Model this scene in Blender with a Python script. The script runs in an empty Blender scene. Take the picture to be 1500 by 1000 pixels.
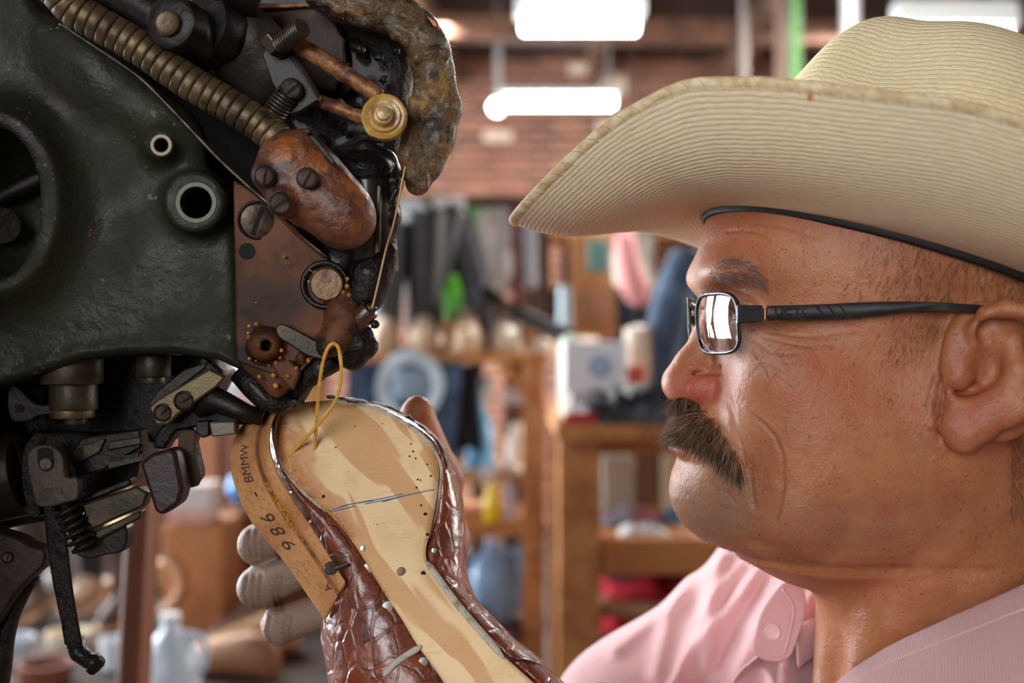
import bpy, bmesh, math, random
import numpy as np
from mathutils import Vector, Matrix, noise as mnoise
from mathutils.bvhtree import BVHTree

SC = bpy.context.scene
COL = SC.collection
CZ = 1.5                      # camera height above the floor
FPX = 1500.0 * 40.0 / 36.0    # focal length in pixels
random.seed(7)
RNG = np.random.default_rng(11)

def P(px, py, d):
    """point of the place seen at this spot of the photograph, at depth d (metres)"""
    return Vector(((px - 750.0) / FPX * d, d, CZ + (500.0 - py) / FPX * d))

def S(n, d):                  # pixels -> metres at depth d
    return n / FPX * d

# ------------------------------------------------------------------ objects
ORG = {}

def tag(o, label=None, cat=None, group=None, kind=None):
    if label: o['label'] = label
    if cat: o['category'] = cat
    if group: o['group'] = group
    if kind: o['kind'] = kind
    return o

def thing(name, label, cat, loc=(0, 0, 0), group=None):
    o = bpy.data.objects.new(name, None)
    o.empty_display_size = 0.05
    COL.objects.link(o)
    o.location = loc
    ORG[o.name] = Vector(loc)
    return tag(o, label, cat, group)

def link_mesh(name, me, mat=None, parent=None, origin=None):
    o = bpy.data.objects.new(name, me)
    COL.objects.link(o)
    if mat:
        for m in (mat if isinstance(mat, (list, tuple)) else [mat]):
            me.materials.append(m)
    if parent is not None:
        org = ORG[parent.name]
        o.parent = parent
    else:
        n = len(me.vertices)
        a = np.empty(n * 3, dtype=np.float32); me.vertices.foreach_get('co', a); a = a.reshape(-1, 3)
        if origin is None:
            lo, hi = a.min(0), a.max(0)
            origin = ((lo[0] + hi[0]) / 2, (lo[1] + hi[1]) / 2, lo[2])
        org = Vector(origin)
        o.location = org
    me.transform(Matrix.Translation(-org))
    ORG[o.name] = org
    return o

class MB:
    def __init__(s): s.v = []; s.f = []; s.uv = None
    def add(s, vs, fs):
        b = len(s.v); s.v += [tuple(p) for p in vs]; s.f += [tuple(b + i for i in f) for f in fs]; return s
    def prism(s, pts, vec, pts2=None):
        n = len(pts); vec = Vector(vec)
        a = [Vector(p) for p in pts]; b = [p + vec for p in a] if pts2 is None else [Vector(p) for p in pts2]
        return s.add(a + b, [tuple(range(n))] + [tuple(range(2 * n - 1, n - 1, -1))] +
                     [(i, i + n, (i + 1) % n + n, (i + 1) % n) for i in range(n)])
    def pxprism(s, pts, d, th, dz=None):
        """outline seen at depth d, extruded straight back by th"""
        q = [P(x, y, d) for x, y in pts]
        ar = sum(q[i].x * q[(i + 1) % len(q)].z - q[(i + 1) % len(q)].x * q[i].z for i in range(len(q)))
        if ar > 0: q.reverse()
        return s.prism(q, (0, th, 0))
    def lathe(s, c, axis, prof, seg=28, cap=True):
        c = Vector(c); ax = Vector(axis).normalized()
        u = ax.orthogonal().normalized(); w = ax.cross(u)
        vs = []; fs = []
        for h, r in prof:
            for k in range(seg):
                t = 2 * math.pi * k / seg
                vs.append(c + ax * h + (u * math.cos(t) + w * math.sin(t)) * max(r, 1e-5))
        for i in range(len(prof) - 1):
            for k in range(seg):
                k2 = (k + 1) % seg
                fs.append((i * seg + k, i * seg + k2, (i + 1) * seg + k2, (i + 1) * seg + k))
        if cap:
            fs.append(tuple(range(seg - 1, -1, -1))); fs.append(tuple((len(prof) - 1) * seg + k for k in range(seg)))
        return s.add(vs, fs)
    def cyl(s, a, b, r, r2=None, seg=24, bev=0.0):
        a = Vector(a); b = Vector(b); L = (b - a).length; r2 = r if r2 is None else r2
        bev = min(bev, L * .3, r * .5)
        pr = [(0, r), (L, r2)] if bev <= 0 else [(0, r - bev), (bev * .3, r - bev * .3), (bev, r), (L - bev, r2), (L - bev * .3, r2 - bev * .3), (L, r2 - bev)]
        return s.lathe(a, b - a, pr, seg)
    def tube(s, path, rad, seg=10, cap=True, flat=None):
        path = [Vector(p) for p in path]; n = len(path)
        if not hasattr(rad, '__len__'): rad = [rad] * n
        t0 = (path[1] - path[0]).normalized(); u = t0.orthogonal().normalized()
        vs = []; fs = []
        for i, p in enumerate(path):
            t = (path[min(i + 1, n - 1)] - path[max(i - 1, 0)]).normalized()
            u = (u - t * u.dot(t)).normalized(); w = t.cross(u)
            for k in range(seg):
                a = 2 * math.pi * k / seg
                vs.append(p + (u * math.cos(a) + w * math.sin(a)) * rad[i])
        for i in range(n - 1):
            for k in range(seg):
                k2 = (k + 1) % seg
                fs.append((i * seg + k, i * seg + k2, (i + 1) * seg + k2, (i + 1) * seg + k))
        if cap:
            fs.append(tuple(range(seg - 1, -1, -1))); fs.append(tuple((n - 1) * seg + k for k in range(seg)))
        return s.add(vs, fs)
    def box(s, c, size, rot=None):
        c = Vector(c); x, y, z = [q / 2 for q in size]
        vs = [Vector((i, j, k)) for i in (-x, x) for j in (-y, y) for k in (-z, z)]
        if rot is not None: vs = [rot @ v for v in vs]
        return s.add([c + v for v in vs], [(0, 1, 3, 2), (4, 6, 7, 5), (0, 4, 5, 1), (2, 3, 7, 6), (0, 2, 6, 4), (1, 5, 7, 3)])
    def bar(s, a, b, w, h, up=(0, 0, 1)):
        a = Vector(a); b = Vector(b); t = (b - a).normalized()
        u = t.cross(Vector(up)).normalized() * w / 2; v = u.cross(t).normalized() * h / 2
        vs = [a - u - v, a + u - v, a + u + v, a - u + v, b - u - v, b + u - v, b + u + v, b - u + v]
        return s.add(vs, [(3, 2, 1, 0), (4, 5, 6, 7), (0, 1, 5, 4), (1, 2, 6, 5), (2, 3, 7, 6), (3, 0, 4, 7)])
    def grid(s, rows, closed=False):
        m = len(rows[0]); b = len(s.v)
        vs = [p for r in rows for p in r]; fs = []
        for i in range(len(rows) - 1):
            for k in range(m if closed else m - 1):
                k2 = (k + 1) % m
                fs.append((i * m + k, i * m + k2, (i + 1) * m + k2, (i + 1) * m + k))
        return s.add(vs, fs)
    def build(s, name, mat=None, parent=None, bevel=0, seg=2, smooth=True, ang=40, sub=0, solid=0, disp=None, fixn=True):
        me = bpy.data.meshes.new(name)
        me.from_pydata([tuple(v) for v in s.v], [], s.f)
        if fixn:
            bm = bmesh.new(); bm.from_mesh(me)
            bmesh.ops.recalc_face_normals(bm, faces=bm.faces)
            bm.to_mesh(me); bm.free()
        me.update()
        o = link_mesh(name, me, mat, parent)
        if smooth:
            me.shade_smooth()
            if not sub: me.set_sharp_from_angle(angle=math.radians(ang))
        if solid:
            m = o.modifiers.new('solid', 'SOLIDIFY'); m.thickness = solid; m.offset = 0
        if bevel:
            m = o.modifiers.new('bevel', 'BEVEL'); m.width = bevel; m.segments = seg; m.limit_method = 'ANGLE'; m.angle_limit = math.radians(35)
            m.harden_normals = False
        if sub:
            m = o.modifiers.new('sub', 'SUBSURF'); m.levels = sub; m.render_levels = sub
        if disp:
            t = bpy.data.textures.new(name, 'CLOUDS'); t.noise_scale = disp[1]; t.noise_depth = 3
            m = o.modifiers.new('disp', 'DISPLACE'); m.texture = t; m.strength = disp[0]; m.mid_level = .5; m.texture_coords = 'GLOBAL'
        return o

def catmull(pts, n=8, closed=False):
    pts = [Vector(p) for p in pts]; out = []; m = len(pts)
    rng = range(m if closed else m - 1)
    for i in rng:
        if closed: p0, p1, p2, p3 = pts[i - 1], pts[i], pts[(i + 1) % m], pts[(i + 2) % m]
        else: p0, p1, p2, p3 = pts[max(i - 1, 0)], pts[i], pts[i + 1], pts[min(i + 2, m - 1)]
        for k in range(n):
            t = k / n
            out.append(0.5 * ((2 * p1) + (p2 - p0) * t + (2 * p0 - 5 * p1 + 4 * p2 - p3) * t * t + (3 * p1 - p0 - 3 * p2 + p3) * t ** 3))
    if not closed: out.append(pts[-1])
    return out

def pxs(pts, d): return [P(x, y, d if len(q) == 0 else q[0]) for x, y, *q in pts]
def sm2(pts, n=5, closed=True):
    return [(v.x, v.y) for v in catmull([(x, y, 0) for x, y in pts], n, closed)]

# ------------------------------------------------------------------ materials
def srgb(r, g, b):
    f = lambda c: (c / 255 / 12.92) if c / 255 <= 0.04045 else ((c / 255 + 0.055) / 1.055) ** 2.4
    return (f(r), f(g), f(b), 1)

class NT:
    def __init__(s, name):
        s.m = bpy.data.materials.new(name); s.m.use_nodes = True
        s.t = s.m.node_tree; s.n = s.t.nodes; s.p = s.n['Principled BSDF']; s.out = s.n['Material Output']
        s._c = None
    def new(s, k, **kw):
        n = s.n.new('ShaderNode' + k)
        for a, v in kw.items(): setattr(n, a, v)
        return n
    def link(s, a, b): s.t.links.new(a, b); return s
    def co(s, kind='Object'):
        if s._c is None: s._c = s.new('TexCoord')
        return s._c.outputs[kind]
    def setv(s, key, v): s.p.inputs[key].default_value = v
    def mapped(s, scale=(1, 1, 1), rot=(0, 0, 0), kind='Object', loc=(0, 0, 0)):
        m = s.new('Mapping'); s.link(s.co(kind), m.inputs[0])
        m.inputs['Scale'].default_value = scale; m.inputs['Rotation'].default_value = rot; m.inputs['Location'].default_value = loc
        return m.outputs[0]
    def noise(s, scale, detail=4, rough=.55, vec=None, dist=0):
        n = s.new('TexNoise'); n.inputs['Scale'].default_value = scale; n.inputs['Detail'].default_value = detail
        n.inputs['Roughness'].default_value = rough; n.inputs['Distortion'].default_value = dist
        s.link(vec if vec is not None else s.co(), n.inputs['Vector']); return n.outputs['Fac']
    def voro(s, scale, feat='F1', vec=None, rnd=1, out='Distance'):
        n = s.new('TexVoronoi'); n.feature = feat; n.inputs['Scale'].default_value = scale; n.inputs['Randomness'].default_value = rnd
        s.link(vec if vec is not None else s.co(), n.inputs['Vector']); return n.outputs[out]
    def ramp(s, src, lo, hi, a=0., b=1.):
        n = s.new('MapRange'); n.interpolation_type = 'SMOOTHSTEP'
        for i, v in ((1, lo), (2, hi), (3, a), (4, b)): n.inputs[i].default_value = v
        s.link(src, n.inputs[0]); return n.outputs[0]
    def math(s, op, a, b=0.0):
        n = s.new('Math', operation=op)
        for i, q in enumerate((a, b)):
            if isinstance(q, (int, float)): n.inputs[i].default_value = q
            else: s.link(q, n.inputs[i])
        return n.outputs[0]
    def mix(s, fac, a, b, mode='MIX'):
        n = s.new('Mix', data_type='RGBA', blend_type=mode)
        for i, q in ((0, fac), (6, a), (7, b)):
            if isinstance(q, (int, float)): n.inputs[i].default_value = q
            elif isinstance(q, tuple): n.inputs[i].default_value = q if len(q) == 4 else (*q, 1)
            else: s.link(q, n.inputs[i])
        return n.outputs[2]
    def color(s, c):
        if isinstance(c, tuple): s.setv('Base Color', c)
        else: s.link(c, s.p.inputs['Base Color'])
    def bump(s, h, strength=.5, dist=.001):
        n = s.new('Bump'); n.inputs['Strength'].default_value = strength; n.inputs['Distance'].default_value = dist
        s.link(h, n.inputs['Height'])
        prev = s.p.inputs['Normal']
        if prev.is_linked: s.link(prev.links[0].from_socket, n.inputs['Normal'])
        s.link(n.outputs[0], prev); return s

MATS = {}
def mat(name, base, rough=.5, metal=0., var=None, bump=None, coat=0., spec=None, emit=None, rvar=None, sheen=0, vs=None):
    """var=(colour2, scale, lo, hi[, detail]); bump=(scale, strength, distance)"""
    if name in MATS: return MATS[name]
    t = NT(name); c = srgb(*base)
    t.setv('Roughness', rough); t.setv('Metallic', metal)
    if coat: t.setv('Coat Weight', coat); t.setv('Coat Roughness', .12)
    if spec is not None: t.setv('Specular IOR Level', spec)
    if sheen: t.setv('Sheen Weight', sheen)
    if var:
        vl = var if isinstance(var, list) else [var]
        for v in vl:
            f = t.ramp(t.noise(v[1], v[4] if len(v) > 4 else 5), v[2], v[3])
            c = t.mix(f, c, srgb(*v[0]))
    t.color(c)
    if rvar:
        r = t.ramp(t.noise(rvar[0], 4), .35, .65, rvar[1], rvar[2]); t.link(r, t.p.inputs['Roughness'])
    if bump:
        for b in (bump if isinstance(bump, list) else [bump]):
            t.bump(t.noise(b[0], 5, .6), b[1], b[2])
    if emit:
        t.setv('Emission Color', srgb(*emit[0])); t.setv('Emission Strength', emit[1])
    MATS[name] = t.m
    return t.m

# ------------------------------------------------------------------ implicit modelling
def axis(*segs):
    a = []
    for s0, s1, st in segs:
        n = max(1, int(round((s1 - s0) / st)))
        a += list(np.linspace(s0, s1, n, endpoint=False))
    a.append(segs[-1][1])
    return np.array(a, dtype=np.float32)

class Field:
    def __init__(s, xs, ys, zs):
        s.x, s.y, s.z = xs, ys, zs
        s.F = np.full((len(xs), len(ys), len(zs)), 1.0, dtype=np.float32)
    def sl(s, lo, hi):
        r = []
        for a, l, h in zip((s.x, s.y, s.z), lo, hi):
            i = int(np.searchsorted(a, l)); j = int(np.searchsorted(a, h)); r.append(slice(max(0, i - 1), min(len(a), j + 1)))
        return tuple(r)
    def op(s, lo, hi, fn, mode='u', k=.004):
        m = k + .012
        sl = s.sl([q - m for q in lo], [q + m for q in hi])
        X = s.x[sl[0]][:, None, None]; Y = s.y[sl[1]][None, :, None]; Z = s.z[sl[2]][None, None, :]
        if X.size == 0 or Y.size == 0 or Z.size == 0: return
        d = fn(X, Y, Z).astype(np.float32); a = s.F[sl]
        k = max(k, 1e-6)
        if mode == 'u':
            h = np.clip(.5 + .5 * (a - d) / k, 0, 1); r = a + (d - a) * h - k * h * (1 - h)
        elif mode == 's':
            d = -d; h = np.clip(.5 - .5 * (a - d) / k, 0, 1); r = a + (d - a) * h + k * h * (1 - h)
        elif mode == 'a':
            r = a + d
        s.F[sl] = r
    def cap(s, a, b, ra, rb=None, mode='u', k=.004, sq=None):
        rb = ra if rb is None else rb; a = np.array(a, dtype=np.float32); b = np.array(b, dtype=np.float32)
        R = max(ra, rb); ba = b - a; L2 = float(ba @ ba) + 1e-12
        def fn(X, Y, Z):
            t = np.clip(((X - a[0]) * ba[0] + (Y - a[1]) * ba[1] + (Z - a[2]) * ba[2]) / L2, 0, 1)
            dx = X - a[0] - t * ba[0]; dy = Y - a[1] - t * ba[1]; dz = Z - a[2] - t * ba[2]
            if sq: dx = dx / sq[0]; dy = dy / sq[1]; dz = dz / sq[2]
            return np.sqrt(dx * dx + dy * dy + dz * dz) - (ra + (rb - ra) * t)
        s.op(np.minimum(a, b) - R, np.maximum(a, b) + R, fn, mode, k); return s
    def chain(s, pts, rad, mode='u', k=.004):
        for i in range(len(pts) - 1):
            ra = rad[i] if hasattr(rad, '__len__') else rad; rb = rad[i + 1] if hasattr(rad, '__len__') else rad
            s.cap(pts[i], pts[i + 1], ra, rb, mode, k)
        return s
    def ell(s, c, r, mode='u', k=.004, rot=None):
        c = np.array(c, dtype=np.float32); r = np.array(r, dtype=np.float32)
        R = None if rot is None else np.array(rot.to_matrix() if hasattr(rot, 'to_matrix') else rot)
        def fn(X, Y, Z):
            dx, dy, dz = X - c[0], Y - c[1], Z - c[2]
            if R is not None:
                ex = R[0, 0] * dx + R[1, 0] * dy + R[2, 0] * dz; ey = R[0, 1] * dx + R[1, 1] * dy + R[2, 1] * dz; ez = R[0, 2] * dx + R[1, 2] * dy + R[2, 2] * dz
            else: ex, ey, ez = dx, dy, dz
            k0 = np.sqrt((ex / r[0]) ** 2 + (ey / r[1]) ** 2 + (ez / r[2]) ** 2)
            k1 = np.sqrt((ex / r[0] ** 2) ** 2 + (ey / r[1] ** 2) ** 2 + (ez / r[2] ** 2) ** 2) + 1e-9
            return k0 * (k0 - 1) / k1
        m = r.max() if rot is not None else r
        s.op(c - m, c + m, fn, mode, k); return s
    def poly(s, pts, y0, y1, rnd=.003, mode='u', k=.002):
        """outline in the x-z plane between depths y0..y1"""
        pts = np.array(pts, dtype=np.float32); lo = pts.min(0); hi = pts.max(0)
        def fn(X, Y, Z):
            x = X[:, :, 0]; z = Z[:, 0, :]
            x = X[:, 0, 0][:, None]; z = Z[0, 0, :][None, :]
            d = np.full((x.shape[0], z.shape[1]), 1e9, dtype=np.float32); sgn = np.ones_like(d)
            n = len(pts)
            for i in range(n):
                a = pts[i]; b = pts[i - 1]; e = b - a
                wx = x - a[0]; wz = z - a[1]
                t = np.clip((wx * e[0] + wz * e[1]) / (e @ e + 1e-12), 0, 1)
                bx = wx - e[0] * t; bz = wz - e[1] * t
                d = np.minimum(d, bx * bx + bz * bz)
                c1 = z >= a[1]; c2 = z < b[1]; c3 = e[0] * wz > e[1] * wx
                al = (c1 & c2 & c3) | (~c1 & ~c2 & ~c3)
                sgn = np.where(al, -sgn, sgn)
            d2 = (np.sqrt(d) * sgn + rnd)[:, None, :]
            wy = np.abs(Y - (y0 + y1) / 2) - ((y1 - y0) / 2 - rnd)
            wy = wy + np.zeros_like(d2)
            d2 = d2 + np.zeros_like(wy)
            return np.minimum(np.maximum(d2, wy), 0) + np.sqrt(np.maximum(d2, 0) ** 2 + np.maximum(wy, 0) ** 2) - rnd
        s.op((lo[0], y0, lo[1]), (hi[0], y1, hi[1]), fn, mode, k); return s
    def mesh(s, smooth=1):
        F, xs, ys, zs = s.F, s.x, s.y, s.z
        F[0], F[-1], F[:, 0], F[:, -1], F[:, :, 0], F[:, :, -1] = 1, 1, 1, 1, 1, 1
        I = F < 0
        cnt = np.zeros(tuple(n - 1 for n in F.shape), dtype=np.int8)
        for i in (0, 1):
            for j in (0, 1):
                for k in (0, 1):
                    cnt += I[i:i + F.shape[0] - 1, j:j + F.shape[1] - 1, k:k + F.shape[2] - 1]
        act = (cnt > 0) & (cnt < 8)
        c = np.argwhere(act); ids = np.full(act.shape, -1, dtype=np.int32); ids[act] = np.arange(len(c))
        acc = np.zeros((len(c), 3)); num = np.zeros(len(c))
        corners = [(i, j, k) for i in (0, 1) for j in (0, 1) for k in (0, 1)]
        for a in corners:
            for ax in range(3):
                if a[ax]: continue
                b = list(a); b[ax] = 1
                ia = c + np.array(a); ib = c + np.array(b)
                fa = F[ia[:, 0], ia[:, 1], ia[:, 2]]; fb = F[ib[:, 0], ib[:, 1], ib[:, 2]]
                m = (fa < 0) != (fb < 0)
                t = np.where(m, fa / np.where(m, fa - fb, 1), 0)
                pa = np.stack([xs[ia[:, 0]], ys[ia[:, 1]], zs[ia[:, 2]]], 1); pb = np.stack([xs[ib[:, 0]], ys[ib[:, 1]], zs[ib[:, 2]]], 1)
                acc += (pa + (pb - pa) * t[:, None]) * m[:, None]; num += m
        V = acc / np.maximum(num, 1)[:, None]
        Q = []
        for ax in range(3):
            A = [slice(None)] * 3; B = [slice(None)] * 3; A[ax] = slice(0, -1); B[ax] = slice(1, None)
            d = I[tuple(A)].astype(np.int8) - I[tuple(B)].astype(np.int8)
            o1, o2 = [(1, 2), (2, 0), (0, 1)][ax]
            e = np.argwhere(d != 0)
            e = e[(e[:, o1] > 0) & (e[:, o2] > 0) & (e[:, o1] < F.shape[o1] - 1) & (e[:, o2] < F.shape[o2] - 1)]
            sg = d[e[:, 0], e[:, 1], e[:, 2]]
            def cell(u, v):
                q = e.copy(); q[:, o1] += u; q[:, o2] += v; return ids[q[:, 0], q[:, 1], q[:, 2]]
            q = np.stack([cell(-1, -1), cell(0, -1), cell(0, 0), cell(-1, 0)], 1)
            q[sg < 0] = q[sg < 0][:, ::-1]
            Q.append(q)
        Q = np.concatenate(Q); Q = Q[(Q >= 0).all(1)]
        for _ in range(smooth):
            A = np.zeros_like(V); n = np.zeros(len(V))
            for i in range(4):
                a = Q[:, i]; b = Q[:, (i + 1) % 4]
                for q in range(3): A[:, q] += np.bincount(a, V[b, q], len(V)) + np.bincount(b, V[a, q], len(V))
                n += np.bincount(a, minlength=len(V)) + np.bincount(b, minlength=len(V))
            V = V * .5 + .5 * A / np.maximum(n, 1)[:, None]
        return V, Q

def np_mesh(name, V, Q):
    me = bpy.data.meshes.new(name)
    V = np.asarray(V, dtype=np.float32).copy(); V[:, 2] += CZ
    k = Q.shape[1]
    me.vertices.add(len(V)); me.vertices.foreach_set('co', V.ravel())
    me.loops.add(len(Q) * k); me.loops.foreach_set('vertex_index', Q.astype(np.int32).ravel())
    me.polygons.add(len(Q)); me.polygons.foreach_set('loop_start', np.arange(0, len(Q) * k, k, dtype=np.int32))
    me.update(calc_edges=True); me.validate()
    me.shade_smooth()
    return me

def pos_of(me):
    a = np.empty(len(me.vertices) * 3, dtype=np.float32); me.vertices.foreach_get('co', a); return a.reshape(-1, 3)
def nrm_of(me):
    a = np.empty(len(me.vertices) * 3, dtype=np.float32); me.vertex_normals.foreach_get('vector', a); return a.reshape(-1, 3)
def set_attr(me, name, arr):
    at = me.attributes.new(name, 'FLOAT', 'POINT'); at.data.foreach_set('value', np.asarray(arr, dtype=np.float32))

def strands(name, roots, dirs, lens, rad, curl, mat, parent, seg=4, sides=3, grav=(0, 0, -1)):
    """thin tapering hairs, all of one patch in one mesh"""
    n = len(roots); roots = np.asarray(roots, float); dirs = np.asarray(dirs, float)
    dirs = dirs / np.linalg.norm(dirs, axis=1)[:, None]
    lens = np.broadcast_to(lens, n); rad = np.broadcast_to(rad, n)
    g = np.asarray(grav, float)
    p = roots.copy(); d = dirs.copy(); V = []
    wob = RNG.normal(0, 1, (n, 3)) * .25
    for s in range(seg + 1):
        t = s / seg
        u = np.cross(d, [0.31, .77, .2]); u /= np.linalg.norm(u, axis=1)[:, None]; w = np.cross(d, u)
        r = rad * (1 - .85 * t) 
        for k in range(sides):
            a = 2 * math.pi * k / sides
            V.append(p + (u * math.cos(a) + w * math.sin(a)) * r[:, None])
        d = d + (g * curl + wob * .4) / seg
        d /= np.linalg.norm(d, axis=1)[:, None]
        p = p + d * (lens / seg)[:, None]
    V = np.stack(V, 1).reshape(-1, 3); per = (seg + 1) * sides
    base = (np.arange(n) * per)[:, None]
    Q = []
    for s in range(seg):
        for k in range(sides):
            k2 = (k + 1) % sides
            Q.append(base + np.array([[s * sides + k, s * sides + k2, (s + 1) * sides + k2, (s + 1) * sides + k]]))
    Q = np.concatenate(Q)
    V[:, 2] -= CZ
    me = np_mesh(name, V, Q)
    set_attr(me, 'shade', np.repeat(RNG.random(n), per))
    return link_mesh(name, me, mat, parent)

def point_in(poly, x, y):
    poly = np.array(poly, float); ins = np.zeros(len(x), bool); n = len(poly)
    for i in range(n):
        a = poly[i]; b = poly[i - 1]
        c = ((a[1] > y) != (b[1] > y)) & (x < (b[0] - a[0]) * (y - a[1]) / (b[1] - a[1] + 1e-12) + a[0])
        ins ^= c
    return ins
def line_dist(pl, x, y):
    pl = np.array(pl, float); D = np.full(len(x), 1e9)
    for a, b in zip(pl[:-1], pl[1:]):
        e = b - a; t = np.clip(((x - a[0]) * e[0] + (y - a[1]) * e[1]) / (e @ e + 1e-9), 0, 1)
        D = np.minimum(D, np.hypot(x - a[0] - t * e[0], y - a[1] - t * e[1]))
    return D
# ------------------------------------------------------------------ the man
M = .58
def q(px, py, d=M): return ((px - 750) / FPX * d, d, (500 - py) / FPX * d)

def make_skin():
    t = NT('skin')
    v = t.mapped((1, 1, 1))
    def at(n):
        a = t.new('Attribute'); a.attribute_name = n; return a.outputs['Fac']
    base = t.mix(t.ramp(t.noise(28, 4), .35, .68), srgb(176, 117, 78), srgb(156, 97, 62))
    base = t.mix(t.ramp(t.noise(120, 3), .45, .75, 0, .55), base, srgb(168, 88, 62))
    base = t.mix(t.math('MULTIPLY', at('red'), .85), base, srgb(166, 76, 58))
    base = t.mix(at('pale'), base, srgb(188, 148, 128))
    base = t.mix(at('dust'), base, srgb(146, 130, 116))
    base = t.mix(at('grey'), base, srgb(132, 106, 90))
    # freckles and short stubble dots
    f1 = t.ramp(t.voro(520, rnd=1), .10, .25, 1, 0)
    msk = t.ramp(t.noise(55, 2), .40, .58)
    base = t.mix(t.math('MULTIPLY', t.math('MULTIPLY', f1, msk), at('freck')), base, srgb(104, 58, 40))
    f2 = t.ramp(t.voro(150, rnd=1), .05, .16, 1, 0)
    base = t.mix(t.math('MULTIPLY', t.math('MULTIPLY', f2, .55), at('freck')), base, srgb(102, 56, 38))
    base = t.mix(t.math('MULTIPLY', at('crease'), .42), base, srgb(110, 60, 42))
    t.color(base)
    t.setv('Roughness', .48); t.setv('Specular IOR Level', .45)
    t.setv('Subsurface Weight', .12); t.setv('Subsurface Radius', (1, .35, .2)); t.setv('Subsurface Scale', .006)
    ck = t.noise(1.0, 3, .6, vec=t.mapped((230, 900, 900), rot=(0, .3, .2))); t.bump(t.math('MULTIPLY', ck, at('dust')), .9, .0012)
    t.bump(t.voro(900, rnd=1), .22, .0005)
    t.bump(t.noise(420, 4, .65), .5, .0006)
    t.bump(t.noise(90, 3, .6), .45, .0018)
    t.bump(t.noise(240, 4, .7), .22, .0007)
    return t.m
SKIN = make_skin()

F = Field(axis((-.165, -.155, .005), (-.155, -.09, .0011), (-.09, -.02, .0018), (-.02, .018, .005), (.018, .072, .0025), (.072, .246, .0011), (.246, .36, .006)),
          axis((.30, .455, .006), (.455, .60, .0011), (.60, .70, .002), (.70, .90, .006)),
          axis((-.52, -.235, .006), (-.235, -.175, .003), (-.175, .072, .0011), (.072, .135, .004)))

# cranium and face volume
F.ell((.195, M, .045), (.096, .076, .084), k=.01)
fz = [q(0, y)[2] for y in (300, 320, 350, 375, 400, 415, 430, 450, 475, 500, 540, 580, 600, 625, 645, 660, 672, 690, 705, 725, 745, 765, 785, 796, 806)][::-1]
fx = [q(x, 0)[0] for x in (1072, 1062, 1047, 1034, 1028, 1029, 1036, 1043, 1044, 1042, 1037, 1029, 1018, 1005, 996, 991, 995, 990, 988, 989, 995, 1006, 1030, 1052, 1100)][::-1]
fb = [s / 1000 for s in (60, 61, 63, 65, 66, 66, 65.5, 66, 67, 67.5, 67.5, 67, 67, 66.5, 66, 66, 66, 65, 64, 62, 60, 57, 53, 49, 40)][::-1]
def loft(X, Y, Z):
    z = Z[0, 0]; xf = np.interp(z, fz, fx)[None, None]; b = np.interp(z, fz, fb)[None, None]
    cx = .188; a = cx - xf
    n = 2.35
    dx = np.where(X < cx, (cx - X) / a, (X - cx) / .055); r = (np.abs(dx) ** n + np.abs((Y - M) / b) ** n) ** (1 / n)
    d = (r - 1) * np.minimum(a, b) * .95
    dz = np.maximum(fz[0] - Z, Z - fz[-1])
    return np.maximum(d, dz + 0 * d)
F.op((.08, M - .07, fz[0]), (.245, M + .07, fz[-1]), loft, 'u', .014)
# flatten temples / hollow between brow and cheek
# neck, under-chin, jaw
F.cap((.224, .585, -.02), (.226, .60, -.20), .061, .066, k=.02)
F.cap((.165, M - .022, -.075), (.205, M - .045, -.03), .030, .024, k=.02)   # jaw, near
F.cap((.165, M + .022, -.075), (.205, M + .045, -.03), .030, .024, k=.02)
F.ell((.162, M, -.096), (.046, .046, .030), k=.015)                            # soft tissue under the chin
F.ell((.190, M, -.122), (.030, .034, .026), k=.015)
F.ell((.116, M, -.082), (.022, .026, .020), k=.012)                           # chin pad
F.ell(q(1038, 722, M), (.016, .020, .017), k=.010)
# neck cords / hollow
F.chain([(.205, .535, -.085), (.184, .552, -.135), (.170, .572, -.185)], [.010, .011, .010], k=.010)
F.chain([(.205, .625, -.085), (.184, .610, -.135), (.170, .590, -.185)], [.010, .011, .010], k=.010)
F.ell((.158, .575, -.172), (.010, .010, .018), 's', k=.012)
# brow ridge
for s in (-1, 1):
    F.ell((.106, M + s * .021, .033), (.0125, .023, .009), k=.010)
    F.ell((.103, M + s * .034, .013), (.013, .0165, .0125), 's', k=.012)     # socket
    F.ell((.1185, M + s * .033, .0125), (.0145, .0145, .0125), k=.004)       # closed volume of the eyeball and lids
    F.chain([(.1095, M + s * .020, .019), (.1050, M + s * .033, .0205), (.1120, M + s * .047, .0165)], [.0020, .0030, .002], k=.004)  # upper lid fold
    F.chain([(.1105, M + s * .020, .004), (.1070, M + s * .033, .0008), (.1150, M + s * .047, .003)], [.002, .0032, .002], k=.005)    # lower bag
    F.ell((.1055, M + s * .033, .0125), (.0035, .0105, .0028), 's', k=.002)  # eye slit
    # cheek bone and cheek
    F.ell((.132, M + s * .045, -.017), (.024, .020, .020), k=.016)
    F.ell((.150, M + s * .050, -.045), (.030, .017, .030), k=.014)
    F.ell((.120, M + s * .036, -.040), (.0150, .018, .024), k=.008)           # pad beside the nose
    F.ell((.137, M + s * .046, -.075), (.020, .016, .024), k=.008)            # jowl
    # nose wing
    F.ell((.0990, M + s * .0135, -.0235), (.0125, .0068, .0090), k=.0028)
    F.ell((.0890, M + s * .0085, -.0255), (.0062, .0048, .0052), k=.003)
    F.ell((.1065, M + s * .0160, -.0270), (.0052, .0048, .0066), k=.002)
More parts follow.
